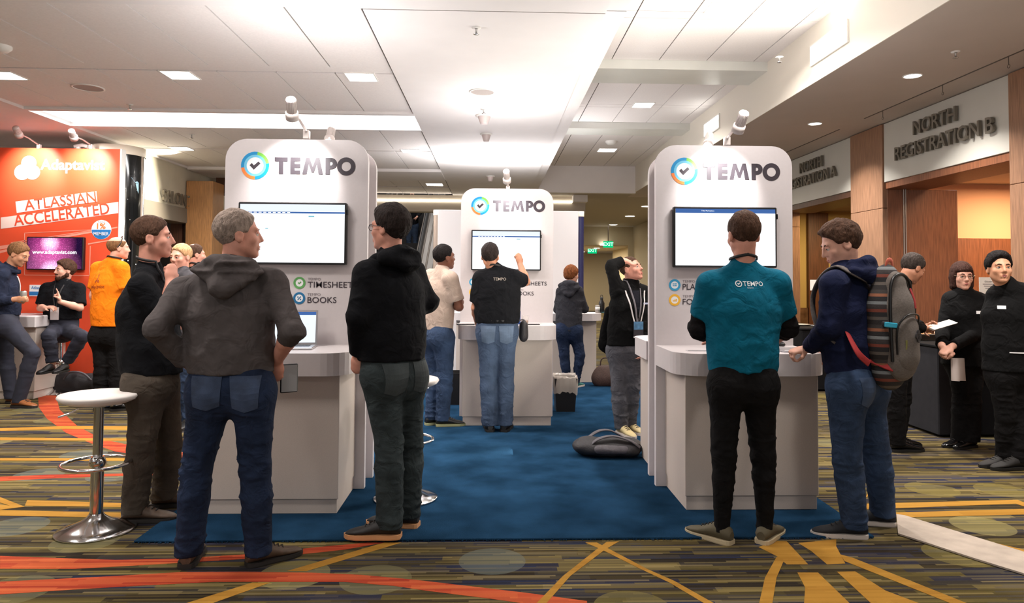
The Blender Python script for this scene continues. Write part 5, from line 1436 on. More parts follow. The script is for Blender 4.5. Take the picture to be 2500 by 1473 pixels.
def shoe(par, heel, yaw, Ls, org, um, sm, z):
    d = Vector((math.sin(yaw), math.cos(yaw), 0)); r = Vector((math.cos(yaw), -math.sin(yaw), 0)); u = Vector((0, 0, 1))
    base = Vector((heel.x, heel.y, z)); k = Ls/.29
    st = [(.0, .024, .070), (.012, .037, .092), (.05, .044, .106), (.09, .044, .106), (.12, .043, .094), (.15, .045, .078), (.19, .048, .060), (.23, .047, .050), (.265, .036, .040), (.284, .020, .030), (.29, .006, .022)]
    def pt(x, y, zz): return base+r*x*k+d*y*k+u*zz*k-Vector(org)
    um_ = MB(); rings = []
    for yy, w, hh in st:
        rg = []
        for i in range(12):
            a = 2*math.pi*i/12
            c, s_ = math.cos(a), math.sin(a)
            zz = .018+(hh-.018)*(.5+.5*s_) if True else 0
            x = w*c*(1.0 if s_ < 0 else (1-.28*s_*s_))
            rg.append(pt(x, yy, zz))
        rings.append(rg)
    um_.loft(rings, True, True, True)
    uo = um_.build('shoe', um, par)
    so = MB(); A = []
    out = [(w+.004, yy) for yy, w, hh in st]
    pts = [(x, yy-(.003 if i == 0 else 0)) for i, (x, yy) in enumerate(out)]+[(0, .296)]+[(-x, yy) for x, yy in out[::-1]]
    so.loft([[pt(x*.96, yy, .0) for x, yy in pts], [pt(x, yy, .006) for x, yy in pts], [pt(x, yy, .024) for x, yy in pts]], True, True, False)
    so.build('sole', sm, uo)
    lc = MB()
    for i in range(4):
        yy = .115+i*.022; hh = .096-i*.0095
        lc.tube([pt(-.018, yy, hh-.006), pt(0, yy+.004, hh+.002), pt(.018, yy, hh-.006)], .003*k, 5)
    lc.build('laces', M('lace_dark', C(40, 36, 34), .8), uo)

# ---- accessories
from mathutils.bvhtree import BVHTree
def bvh_of(o):
    me = o.data; mw = Matrix.Translation(o.parent.location if o.parent else (0, 0, 0))
    return BVHTree.FromPolygons([mw @ v.co for v in me.vertices], [tuple(p.vertices) for p in me.polygons])
def decal(target, pts2, origin, right, up, away, mat, name, parent, off=.002, faces=None, sub=1):
    """flat outline projected on a garment along -away, so that it follows the cloth"""
    t = bvh_of(target); r = Vector(right).normalized(); u = Vector(up).normalized(); n = Vector(away).normalized(); o = Vector(origin)
    org = parent.location if parent.parent is None else parent.parent.location
    V = []
    for x, y in pts2:
        p = o+r*x+u*y
        hit = t.ray_cast(p+n*.35, -n, .7)
        q = hit[0] if hit[0] is not None else p
        V.append(q+n*off-org)
    me = bpy.data.meshes.new(name); me.from_pydata(V, [], faces or [tuple(range(len(V)))]); me.materials.append(mat); me.update()
    return link(name, me, parent)
def grid_patch(w, h, taper=0.0, nx=5, ny=5, point=0.0):
    pts, fs = [], []
    for j in range(ny+1):
        for i in range(nx+1):
            v = j/ny; ww = w*(1-taper*(1-v)); x = (i/nx-.5)*ww
            pts.append((x, (v-.5)*h-point*(1-v)*(1-abs(x)/(ww/2))))
    for j in range(ny):
        for i in range(nx):
            a = j*(nx+1)+i; fs.append((a, a+1, a+nx+2, a+nx+1))
    return pts, fs
def text_decal(body, w, target, origin, right, up, away, mat, name, parent, bold=.02):
    cu = bpy.data.curves.new('t', 'FONT'); cu.body = body; cu.size = 1; cu.offset = bold; cu.resolution_u = 2
    to = bpy.data.objects.new('t', cu); me = bpy.data.meshes.new_from_object(to); bpy.data.objects.remove(to); bpy.data.curves.remove(cu)
    xs = [v.co.x for v in me.vertices]; ys = [v.co.y for v in me.vertices]; k = w/(max(xs)-min(xs)); cx, cy = (max(xs)+min(xs))/2, (max(ys)+min(ys))/2
    pts = [((v.co.x-cx)*k, (v.co.y-cy)*k) for v in me.vertices]; fs = [tuple(p.vertices) for p in me.polygons]
    bpy.data.meshes.remove(me)
    return decal(target, pts, origin, right, up, away, mat, name, parent, .003, fs)
def lanyard(d, badge=True, drop=.36, mat=None, bm=None, only_back=False):
    """ribbon round the neck; d = person() result"""
    e, f, lat, up, nb, org, chest = d['e'], d['f'], d['lat'], d['up'], d['nb'], d['org'], d['chest']
    m = mat or lan_m
    nk = nb+(d['hc']-nb)*.30
    def pt(a, r=.070, dz=0): return nk+lat*(r*math.sin(a))+f*(r*math.cos(a))+up*dz
    back = [pt(a, .077, -.012*abs(math.sin(a))+.012*(-math.cos(a))) for a in [math.radians(60+i*20) for i in range(13)]]
    depthf = d['tw']*d['depth']
    if not only_back:
        t = bvh_of(d['top'])
        end = chest-up*(drop-.2)
        def front(sx, n=7):
            out = []
            for i in range(1, n+1):
                s_ = i/n; q = nk+lat*sx*(.062*(1-s_)+.008*s_)-up*(.03+(drop+.02)*s_)
                hit = t.ray_cast(Vector(q+f*.5), Vector(-f), .6)
                q2 = nv(hit[0])+f*.006 if hit[0] is not None else q+f*.1
                out.append(q2)
            return out
        pts = front(-1)[::-1]; pts2 = front(1)
        full = pts2[::-1]+back+pts
    else: full = back
    MB().tube([Vector(q-org) for q in full], .0095, 6, flat=.25, flatn=lambda p: Vector((p.x, p.y, 0))-Vector((nk-org)[:2].tolist()+[0])).build('lanyard', m, e)
    if badge and not only_back:
        c = (pts[0]+pts2[-1])/2-up*.07
        F = (Vector(c+f*.008-org), Vector(-lat), Vector(up), Vector(f))
        bo = MB().prism([(-.05, -.075), (.05, -.075), (.05, .075), (-.05, .075)], F, 0, .003).build('badge', bm or M('badge_white', C(225, 215, 215), .4), e)
        return F, bo
def hood(d, mat, size=1.0, drop=.13, name='hood'):
    e, f, lat, up, nb, org = d['e'], d['f'], d['lat'], d['up'], d['nb'], d['org']
    s = SDF(); n0 = nb+d['spine']*.01
    prev = None
    for i in range(11):
        a = math.radians(40+i*28); bk = max(0, -math.cos(a))
        q = n0+lat*(.088*size*math.sin(a))+f*(.082*size*math.cos(a))-up*(.035*(1+math.cos(a)))+up*.012*bk-f*.03*bk
        if prev is not None: s.cone(prev, q, .024*size+.012*bk, .024*size+.012*bk, .025)
        prev = q
    tip = n0-f*(.135*size)-up*drop
    for sx in (-1, -.5, 0, .5, 1):
        s.cone(n0+lat*sx*.11*size-f*(.11-.03*abs(sx))*size-up*.02*abs(sx), tip+lat*sx*.04+up*.02*abs(sx), .028, .026, .035)
    V, Q = s.verts(.008); N = vnormals(V, Q)
    V = V+N*(.012*(1-2.2*np.abs(vnoise(V*np.array((7, 7, 24))))))[:, None]
    return link(name, mesh_np(name, V-org, Q, mat), e)
def back_pocket(d, side, mat, w=.15, h_=.16, dz=-.06, dx=.085, o=None, right=None, away=None):
    o = d['pel'] if o is None else o
    if right is None: o = o+d['lat']*dx*side+d['up']*dz
    tr = [c for c in d['e'].children if c.name.startswith('trousers')][0]
    pts, fs = grid_patch(w, h_, .16, 6, 6, .02)
    return decal(tr, pts, o, d['lat'] if right is None else right, d['up'], -d['f'] if away is None else away, mat, 'back_pocket', d['e'], .004, fs)

# ================================================================== WHO STANDS WHERE
jean_navy = M('denim_navy', C(32, 43, 66), .85, 0, (7, .4), (420, .35), spec=.15, wr=(13, .55))
jean_blue = M('denim_blue', C(50, 66, 92), .85, 0, (7, .35), (420, .35), spec=.15, wr=(13, .55))
jean_mid = M('denim_mid', C(62, 76, 98), .85, 0, (7, .3), (420, .35), spec=.15, wr=(13, .55))
jean_green = M('denim_charcoal_green', C(50, 58, 60), .85, 0, (7, .35), (420, .35), spec=.15, wr=(13, .55))
jean_grey = M('denim_grey', C(86, 86, 92), .85, 0, (6, .35), (420, .35), spec=.15, wr=(13, .55))
twill_brown = M('twill_brown', C(78, 70, 62), .85, 0, (6, .25), (420, .35), spec=.15, wr=(13, .55))
black_tr = cloth('black_trousers', C(18, 17, 18), .2); black_top = cloth('black_cotton', C(16, 17, 21), .2); black_jac = cloth('black_jacket', C(14, 14, 15), .2)
grey_hood = cloth('heather_grey', C(84, 78, 78), .14, bs=700); navy_hood = cloth('navy_fleece', C(26, 32, 60), .15); navy2 = cloth('navy_heather', C(36, 42, 60), .15)
teal = cloth('teal_cotton', C(8, 96, 122), .12); under = cloth('black_knit', C(24, 22, 24), .2); oran = cloth('orange_cotton', C(244, 128, 20), .07); beige_t = cloth('beige_cotton', C(180, 161, 148), .06)
wom_grey = cloth('charcoal_knit', C(54, 54, 60), .15)
h_grey = hair_mat('hair_grey', C(150, 134, 124)); h_brown = hair_mat('hair_brown_short', C(78, 56, 44)); h_dark = hair_mat('hair_dark', C(46, 38, 36)); h_black = hair_mat('hair_black', C(26, 22, 22))
h_red = hair_mat('hair_auburn', C(128, 76, 44)); h_blond = hair_mat('hair_blond', C(196, 154, 112)); h_bob = hair_mat('hair_bob', C(62, 40, 34)); h_salt = hair_mat('hair_salt', C(64, 56, 52)); h_light = hair_mat('hair_light_brown', C(128, 92, 62))
sh_brown = M('shoe_brown', C(78, 60, 46), .6, 0, (40, .2)); sh_black = M('shoe_black', C(20, 19, 20), .45); sh_olive = M('shoe_olive', C(86, 78, 58), .75); sh_tan = M('shoe_tan_leather', C(140, 86, 50), .3)
so_dark = M('sole_dark', C(34, 30, 28), .7); so_white = M('sole_white', C(206, 196, 188), .6); so_cream = M('sole_cream', C(196, 180, 148), .6); so_black = M('sole_black', C(14, 14, 14), .6)
RZ = RUGZ

# ---- man in grey hoodie, hands on hips
d = person('man', 'man in a grey hoodie and dark jeans, hands on hips, seen from behind', 3.72,
    dict(head=(584, 573), shL=(445, 716, -.03), shR=(664, 692, .03), elL=(381, 802, -.17), elR=(712, 808, -.09), wrL=(452, 884, -.02), wrR=(676, 880, .07),
         pel=(566, 930), hipL=(515, 962), hipR=(618, 962), knL=(480, 1150), knR=(624, 1150), anL=(461, 1342), anR=(632, 1340)),
    62, 2, hs=1.03, skin='pink', hair=h_grey, hairstyle='short', top=grey_hood, top_kind='hoodie', trousers=jean_navy, hem=912, tw=.205, wd=.188, hd=.19, depth=.66,
    sleeveL=1.95, sleeveR=1.25, leg=1.08, cuff=1.05, shoes={'L': ((458, 1372), -10, .29), 'R': ((617, 1368), 52, .29)}, shoe_mat=sh_brown, sole_mat=so_dark, h=.0075,
    hands={'R': ((-.1, .3, -1), (0, 1, .2), 'grip'), 'L': ((.5, .4, -.6), (1, 0, .3), 'relaxed')}, arm=1.08, wr_amp=1.3)
hood(d, grey_hood, 1.25, .12); lanyard(d, only_back=True); back_pocket(d, -1, M('denim_faded', C(52, 66, 92), .85, 0, (9, .5), (420, .35)), .15, .15, -.035, .095); back_pocket(d, 1, M('denim_faded', None), .15, .16, -.04, .09)
w = d['P']['wrR']; q = Vector(w+nv((.05, .05, -.1)))
e = empty('phone', q, .5, 'black phone held at the hip by the man in the grey hoodie', 'phone')
MB().box((-.045, -.006, -.075), (.045, .006, .075), .004).build('case', black_pl, e); MB().box((-.04, -.0075, -.07), (.04, -.006, .07)).build('glass', M('tablet_glass', None), e)

# ---- man with glasses in black sweater
d = person('man', 'tall man with glasses in a black hooded sweater beside the left kiosk', 4.12,
    dict(head=(950, 557), shL=(897, 672, -.13), shR=(1006, 668, .13), elL=(874, 775, -.2), elR=(1044, 738, .16), wrL=(875, 862, -.08), wrR=(985, 720, .34),
         pel=(957, 893, 0), hipL=(932, 925, -.06), hipR=(988, 925, .06), knL=(950, 1085, -.06), knR=(1000, 1080, .1), anL=(952, 1262, -.08), anR=(997, 1235, .1)),
    -62, 2, hs=1.05, skin='pink', hair=h_dark, hairstyle='thick', top=black_top, top_kind='hoodie', trousers=jean_green, hem=878, tw=.205, wd=.195, hd=.19, depth=.78,
    sleeveL=1.97, sleeveR=1.95, leg=1.12, cuff=1.05, shoes={'L': ((980, 1300), -88, .31), 'R': ((1010, 1262), -80, .31)}, shoe_mat=M('shoe_runner', C(30, 28, 28), .6), sole_mat=M('sole_orange', C(206, 150, 104), .6), h=.0075,
    hands={'L': ((-.1, .1, -1), (.2, 1, 0), 'fist')}, base=RZ, arm=1.12, beard=None)
hood(d, black_top, 1.15, .06)
def glasses(d, mat, rim=.021):
    e, HP, org = d['e'], d['HP'], d['org']; g = MB()
    for sx in (-1, 1):
        g.tube([Vector(HP(sx*.031+rim*math.cos(a), .097, rim*.82*math.sin(a))-org) for a in [i*math.pi/8 for i in range(16)]], .0022, 6, True)
        g.tube([Vector(HP(sx*.052, .095, .004)-org), Vector(HP(sx*.078, .07, .006)-org), Vector(HP(sx*.082, .0, .006)-org)], .0022, 6)
    g.tube([Vector(HP(-.01, .097, .003)-org), Vector(HP(0, .101, .005)-org), Vector(HP(.01, .097, .003)-org)], .002, 6)
    g.build('glasses', mat, e)
glasses(d, black_pl); back_pocket(d, -1, M('denim_green_pocket', C(56, 64, 66), .85, 0, (8, .3), (420, .3)), .15, .16, -.05, .09); back_pocket(d, 1, M('denim_green_pocket', None), .14, .16, -.05, .09)
beard_m = hair_mat('stubble', C(120, 88, 74))

# ---- man in teal shirt at the right kiosk
d = person('man', 'man in a teal T-shirt over black sleeves working at the right kiosk', 3.98,
    dict(head=(1814, 573), shL=(1734, 696, 0), shR=(1896, 694, 0), elL=(1707, 802, .08), elR=(1922, 800, .08), wrL=(1742, 832, .30), wrR=(1888, 834, .30),
         pel=(1812, 920), hipL=(1772, 948), hipR=(1852, 948), knL=(1768, 1112), knR=(1864, 1112), anL=(1762, 1285), anR=(1868, 1285)),
    -4, -6, hs=1.03, skin='pink', hair=h_brown, hairstyle='short', face=False, top=teal, top_kind='tee', trousers=black_tr, hem=905, tw=.195, wd=.172, hd=.176, depth=.66,
    sleeveL=.72, sleeveR=.72, leg=.95, cuff=.72, shoes={'L': ((1768, 1322), -42, .29), 'R': ((1862, 1322), 42, .29)}, shoe_mat=sh_olive, sole_mat=so_cream, h=.0075,
    hands={'L': ((.3, 1, -.1), (0, 0, -1), 'relaxed'), 'R': ((-.3, 1, -.1), (0, 0, -1), 'relaxed')})
P = d['P']; us = SDF()
for a in 'LR':
    us.cone(lerp(P['sh'+a], P['el'+a], .5), P['el'+a], .062, .058, .02); dd = unit(P['wr'+a]-P['el'+a]); q = lerp(P['el'+a], P['wr'+a], .3); us.cone(P['el'+a], q, .058, .055, .02, cut=[(q, dd)])
V, Q = us.verts(.008); N = vnormals(V, Q); V = V+N*(.006*(1-2*np.abs(vnoise(V*np.array((12, 12, 40))))))[:, None]
sel = V[:, 0] < d['pel'][0]
for side in (True, False):
    keep = sel if side else ~sel; idx = -np.ones(len(V), int); idx[keep] = np.arange(keep.sum()); q4 = Q[np.all(keep[Q], 1)]
    link('undersleeve', mesh_np('undersleeve', V[keep]-d['org'], idx[q4], under), d['e'])
lanyard(d, only_back=True)
tw_ = M('white_print', C(225, 230, 232), .6)
text_decal('TEMPO', .115, d['top'], d['mid']+d['up']*.005+d['lat']*.02, d['lat'], d['up'], -d['f'], tw_, 'shirt_print', d['e'], .004)
ro = d['mid']+d['up']*.005-d['lat']*.06
rp, rf = [], []
for i in range(20):
    a = 2*math.pi*i/20; rp += [(.013*math.cos(a), .013*math.sin(a)), (.018*math.cos(a), .018*math.sin(a))]; rf.append((2*i, 2*i+1, (2*i+3) % 40, (2*i+2) % 40))
decal(d['top'], rp, ro, d['lat'], d['up'], -d['f'], tw_, 'shirt_emblem', d['e'], .003, rf)
decal(d['top'], [(-.007, 0), (-.004, .004), (-.001, 0), (.006, .007), (.009, .004), (-.001, -.007)], ro, d['lat'], d['up'], -d['f'], tw_, 'shirt_tick', d['e'], .003)
text_decal('tempo.io', .035, d['top'], d['mid']-d['up']*.018+d['lat']*.0, d['lat'], d['up'], -d['f'], tw_, 'shirt_print', d['e'], .0)

# ---- man with backpack
d = person('man', 'man in a navy hoodie wearing a patterned backpack at the right kiosk', 4.12,
    dict(head=(2050, 596), shL=(2036, 696, -.15), shR=(2096, 686, .13), elL=(2024, 800, -.16), elR=(2085, 790, .28), wrL=(1975, 850, .06), wrR=(2020, 845, .38),
         pel=(2082, 925, 0), hipL=(2066, 950, -.08), hipR=(2108, 950, .08), knL=(2068, 1115, -.1), knR=(2140, 1110, .12), anL=(2088, 1268, -.08), anR=(2158, 1262, .12)),
    -82, -22, hs=1.04, skin='fair', hair=h_brown, hairstyle='spiky', top=navy_hood, top_kind='hoodie', trousers=jean_blue, hem=908, tw=.19, wd=.18, hd=.18, depth=.74,
    sleeveL=1.92, sleeveR=1.95, leg=1.12, cuff=1.05, shoes={'L': ((2119, 1300), -80, .3), 'R': ((2188, 1294), -75, .29)}, shoe_mat=M('shoe_knit_black', C(20, 22, 28), .8), sole_mat=so_white, h=.0075,
    hands={'L': ((-1, .15, -.25), (0, .2, -1), 'grip')}, arm=1.1, wr_amp=1.1)
hood(d, navy_hood, 1.2, .07); back_pocket(d, -1, M('denim_blue_pocket', C(54, 71, 98), .85, 0, (8, .3), (420, .3)), .13, .15, o=aty(2098, 950, 4.0), right=(1, .25, 0), away=(.25, -1, 0))
# the backpack
B = d
o_b = nv(aty(2160, 790, 4.0))
fB, lB = unit((-.52, .85, 0)), unit((.85, .52, 0)); upb = unit(B['spine']*.6+B['up']*.4)
eb = empty('backpack', o_b, 0, 'striped grey and red backpack worn by the man in navy', 'backpack')
def bp(x, y_, z): return lB*x-fB*y_+upb*z       # x right, y outward, z up
def stripes():
    m = bpy.data.materials.new('blanket_stripe'); m.use_nodes = True; nt = m.node_tree; p = nt.nodes['Principled BSDF']; p.inputs['Roughness'].default_value = .85
    tc = nn(nt, 'ShaderNodeTexCoord'); sp = nn(nt, 'ShaderNodeSeparateXYZ'); nt.links.new(tc.outputs['Object'], sp.inputs[0])
    mu = nn(nt, 'ShaderNodeMath', operation='MULTIPLY'); mu.inputs[1].default_value = 5.2; nt.links.new(sp.outputs['Z'], mu.inputs[0])
    fc = nn(nt, 'ShaderNodeMath', operation='FRACT'); nt.links.new(mu.outputs[0], fc.inputs[0])
    r = nn(nt, 'ShaderNodeValToRGB'); r.color_ramp.interpolation = 'CONSTANT'; e_ = r.color_ramp.elements
    cs_ = [C(40, 36, 36), C(96, 88, 82), C(40, 38, 40), C(128, 64, 50), C(52, 46, 46), C(120, 124, 126), C(34, 32, 34), C(146, 92, 66), C(60, 54, 52)]
    while len(e_) < len(cs_): e_.new(1)
    for i, c in enumerate(cs_): e_[i].position = i/len(cs_)+(.02 if i % 2 else 0); e_[i].color = c
    nt.links.new(fc.outputs[0], r.inputs['Fac']); nt.links.new(r.outputs[0], p.inputs['Base Color'])
    t = nn(nt, 'ShaderNodeTexNoise', inp={'Scale': 300.0}); b_ = nn(nt, 'ShaderNodeBump', inp={'Strength': .4, 'Distance': .005}); nt.links.new(tc.outputs['Object'], t.inputs['Vector']); nt.links.new(t.outputs['Fac'], b_.inputs['Height']); nt.links.new(b_.outputs[0], p.inputs['Normal'])
    return m
heather = M('heather_pack', C(112, 104, 98), .85, 0, (90, .3), (400, .4), stretch=(1, 1, 6)); red_w = M('red_webbing', C(176, 50, 52), .7, 0, None, (300, .3)); cyan = M('cyan_buckle', C(60, 178, 212), .35); olive_m = M('olive_panel', C(126, 124, 70), .8)
s = SDF()
for z0, z1, w0, w1 in ((-.24, -.1, .135, .15), (-.1, .1, .15, .145), (.1, .24, .145, .10)):
    s.cone(bp(0, .02, z0), bp(0, .02, z1), w0, w1, .04, -fB, .58)
blob('main_bag', s, .008, stripes(), eb, (0, 0, 0), .005, (10, 10, 14))
s = SDF(); s.cone(bp(.0, .085, -.2), bp(0, .085, .09), .115, .11, .03, -fB, .6); s.cone(bp(0, .075, .1), bp(0, .07, .21), .105, .085, .03, -fB, .55)
pk = blob('front_panel', s, .007, heather, eb, (0, 0, 0), .003, (10, 10, 14))
s = SDF(); s.cone(bp(.0, .125, -.17), bp(0, .125, -.03), .095, .09, .03, -fB, .5); blob('front_pocket', s, .007, heather, eb, (0, 0, 0), .003)
zp = lambda z: .085+.07
MB().tube(strap_pts([bp(x, y_, z) for x, y_, z in ((-.1, .12, -.16), (-.105, .13, -.02), (-.07, .155, .045), (0, .16, .06), (.07, .155, .045), (.1, .13, -.02), (.1, .12, -.16))], 30), .005, 6).build('pocket_zip', black_pl, eb)
MB().tube(strap_pts([bp(x, y_, z) for x, y_, z in ((-.115, .1, -.2), (-.115, .1, .1), (-.085, .1, .24), (0, .1, .28), (.085, .1, .24), (.115, .1, .1), (.115, .1, -.2))], 30), .009, 6).build('main_zip', black_pl, eb)
c = Vector(bp(.01, .178, -.06)); FB = (c, Vector(lB), Vector(upb), Vector(-fB))
g = MB()
for i in range(4):
    a = i*math.pi/2; g.disc2((.014*math.cos(a), .018*math.sin(a)), .014, FB, 0, .006, 12, .018)
g.build('pack_emblem', nyl2, eb)
def bstrap(pts, r, mat, nm, nrm=None, fl=.22): MB().tube(strap_pts([bp(*q) for q in pts], 12), r, 8, flat=fl, flatn=nrm if nrm is not None else Vector(-fB)).build(nm, mat, eb)
bstrap([(-.06, .12, -.22), (-.05, .15, -.15), (-.05, .155, -.08)], .026, olive_m, 'side_panel')
bstrap([(-.13, -.02, -.2), (-.1, .09, -.235), (0, .12, -.24), (.1, .1, -.22)], .022, red_w, 'compression_strap')
bstrap([(-.14, .04, .0), (-.11, .11, .0), (-.05, .14, -.02)], .018, nyl2, 'side_strap')
MB().box((-.036, -.008, -.014), (.036, .008, .014), .004).build('side_buckle', cyan, eb, loc=Vector(bp(-.125, .105, .0)), rot=(0, .1, math.atan2(lB[1], lB[0])-.5))
MB().box((-.03, -.006, -.006), (.03, .006, .006), .003).build('lower_buckle', cyan, eb, loc=Vector(bp(.0, .13, -.27)), rot=(0, 0, math.atan2(lB[1], lB[0])))
bstrap([(.05, .125, .2), (.06, .14, .14), (.062, .145, .09)], .010, red_w, 'accent_strap')
bstrap([(-.035, .03, .27), (-.02, .04, .35), (.03, .04, .35), (.04, .03, .27)], .013, M('coral_handle', C(206, 104, 82), .7), 'grab_handle')
# shoulder straps wrap over the shoulders
lS = B['P']['shL']; rS = B['P']['shR']; ob = nv(o_b)
for S_, sx in ((lS, -1), (rS, 1)):
    inn = lerp(S_, B['nb'], .34)
    pts = [nv(bp(sx*.07, -.06, .24))+ob, inn-B['f']*.085+nv((0, 0, .03)), inn+nv((0, 0, .074)), inn+B['f']*.085+nv((0, 0, .02)), inn+B['f']*.14-nv((0, 0, .11)), S_*.8+B['mid']*.2+B['f']*.11-nv((0, 0, .24)), S_*.9+B['mid']*.1-nv((0, 0, .33))]
    so = MB().tube([q-Vector(ob) for q in strap_pts([Vector(q) for q in pts], 24)], .034, 8, flat=.25, flatn=lambda q, c=Vector(inn-ob-nv((0, 0, .12))): (q-c)).build('shoulder_strap', M('strap_heather', C(104, 96, 92), .85, 0, (90, .25), (400, .4)), eb)
MB().tube([q-Vector(ob) for q in strap_pts([aty(2064, 802, 3.97), aty(2080, 835, 3.9), aty(2098, 866, 3.87), aty(2122, 888, 3.9)], 12)], .019, 8, flat=.22, flatn=(.3, -1, 0)).build('lower_strap', red_w, eb)

# ---- man hand on chin
d = person('man', 'man in a black T-shirt and brown trousers resting his chin on his hand', 4.45,
    dict(head=(375, 580), shL=(366, 696, .20), shR=(345, 700, -.17), elL=(438, 790, .16), elR=(398, 775, -.16), wrL=(380, 800, -.14), wrR=(416, 690, -.04),
         pel=(372, 930, 0), hipL=(392, 950, .09), hipR=(362, 950, -.09), knL=(413, 1085, .14), knR=(345, 1090, -.1), anL=(399, 1192, .2), anR=(327, 1228, -.08)),
    72, 2, hs=1.04, skin='pink', hair=h_brown, hairstyle='short', top=black_top, top_kind='tee', trousers=twill_brown, hem=912, tw=.195, wd=.185, hd=.185, depth=.84,
    sleeveL=.8, sleeveR=.78, leg=1.1, arm=.94, cuff=1.12, shoes={'L': ((388, 1212), 80, .3), 'R': ((296, 1252), 86, .31)}, shoe_mat=sh_brown, sole_mat=so_dark, h=.0075,
    hands={'L': ((-1, -.1, 0), (0, 1, 0), 'relaxed'), 'R': ((-.05, .25, 1), (-.6, .6, .1), 'fist')}, wr_amp=1.1)
lanyard(d, badge=False, drop=.2)

# ---- man in orange shirt
d = person('man', 'man in an orange T-shirt with sunglasses on his head, back turned', 7.95,
    dict(head=(290, 606), shL=(241, 656, .08), shR=(297, 656, -.08), elL=(228, 722, .02), elR=(308, 722, -.08), wrL=(238, 775, .12), wrR=(306, 775, .05),
         pel=(264, 806), hipL=(250, 825), hipR=(283, 825), knL=(250, 905), knR=(286, 905), anL=(244, 985), anR=(285, 988)),
    52, 0, hs=1.0, skin='fair', hair=h_light, hairstyle='bald_back', face=False, top=oran, trousers=black_tr, hem=800, tw=.19, wd=.185, hd=.18, depth=.75, sleeveL=.75, sleeveR=.75, leg=1.1, cuff=1.1,
    shoes={'L': ((238, 1000), 60, .29), 'R': ((272, 1004), 75, .29)}, shoe_mat=sh_black, sole_mat=so_dark, h=.010)
lanyard(d, only_back=True)
e_, HP, og = d['e'], d['HP'], d['org']
MB().tube([Vector(HP(x, y_, z)-og) for x, y_, z in ((-.085, -.03, .0), (-.088, .0, .05), (-.07, .02, .105), (0, .035, .13), (.07, .02, .105), (.088, .0, .05), (.085, -.03, .0))], .005, 6).build('sunglasses', black_pl, e_)
bk_p = M('rust_print', C(150, 60, 20), .7)
decal(d['top'], [(-.03, -.05), (.0, .05), (.03, -.05), (.012, -.05), (0, -.01), (-.012, -.05)], d['mid']-d['up']*.1, d['lat'], d['up'], -d['f'], bk_p, 'shirt_emblem', d['e'], .004)
text_decal('adaptavist', .2, d['top'], d['mid']-d['up']*.2, d['lat'], d['up'], -d['f'], bk_p, 'shirt_print', d['e'], .0)

# ---- seated bearded man
d = person('man', 'bearded man in a black T-shirt seated on a stool, pointing up', 9.0,
    dict(head=(158, 660), shL=(192, 706, 0), shR=(115, 706, 0), elL=(195, 752, -.1), elR=(99, 752, -.08), wrL=(147, 737, -.28), wrR=(110, 752, -.26),
         pel=(152, 800, 0), hipL=(168, 810, -.06), hipR=(135, 810, -.06), knL=(200, 822, -.40), knR=(119, 820, -.42), anL=(165, 882, -.34), anR=(129, 884, -.36)),
    -142, 0, hs=1.02, skin='fair', hair=h_brown, hairstyle='thick', top=black_top, trousers=M('denim_ink', C(34, 36, 50), .85, 0, (7, .3), (420, .3)), hem=783, tw=.2, wd=.19, hd=.19, depth=.72, sleeveL=.85, sleeveR=.85, leg=1.05,
    shoes={'L': (tuple(aty(164, 906, 8.62)), 178, .27), 'R': (tuple(aty(130, 908, 8.60)), 182, .27)}, shoe_mat=sh_black, sole_mat=so_black, h=.009, seated=True, beard=hair_mat('beard_brown', C(70, 46, 34)),
    hands={'L': ((-.25, -.1, 1), (-.6, -.5, 0), 'point'), 'R': ((.8, -.2, .1), (0, .3, -1), 'relaxed')})
lanyard(d, drop=.30)
# ---- leaning man at far left
d = person('man', 'man in a navy hoodie leaning on the orange booth counter holding a can', 8.35,
    dict(head=(46, 621), shL=(16, 668, .2), shR=(4, 672, -.18), elL=(20, 735, .22), elR=(-8, 738, -.2), wrL=(40, 728, .18), wrR=(38, 731, -.2),
         pel=(14, 782, 0), hipL=(10, 800, .1), hipR=(22, 798, -.1), knL=(14, 875, .1), knR=(80, 862, -.18), anL=(30, 952, .06), anR=(44, 945, -.2)),
    85, -25, hs=1.05, skin='warm', hair=h_light, hairstyle='short', top=navy2, top_kind='hoodie', trousers=M('denim_ink', None), hem=775, tw=.19, wd=.175, hd=.175, depth=.74, sleeveL=1.85, sleeveR=1.85, leg=1.1,
    shoes={'L': ((30, 985), 100, .3), 'R': ((5, 978), 100, .3)}, shoe_mat=sh_tan, sole_mat=so_dark, h=.010, hands={'R': ((1, 0, 0), (0, .7, .1), 'grip'), 'L': ((1, 0, 0), (0, -.7, .1), 'grip')})
hood(d, navy2, 1.15, .06)
for sx in (.035, .06):
    pts = []; fs = []
    for i in range(8):
        pts += [(sx-.008, -.02-.2*i/7), (sx+.008, -.02-.2*i/7)]
        if i: fs.append((2*i-2, 2*i-1, 2*i+1, 2*i))
    decal(d['top'], pts, d['mid'], d['lat'], d['up'], d['f'], M('cord_white', C(225, 222, 216), .8), 'drawstring', d['e'], .006, fs)
q = Vector(aty(57, 727, 8.17)); e = empty('drinks_can', q-Vector((0, 0, .05)), 0, 'drinks can in the hand of the leaning man', 'can')
MB().lathe([(0, 0), (.028, 0), (.033, .008), (.033, .11), (.028, .122), (0, .122)], n=18).build('can_body', M('grey_label', None), e); MB().lathe([(.029, .121), (.029, .124), (0, .124)], n=16).build('can_top', chrome, e)

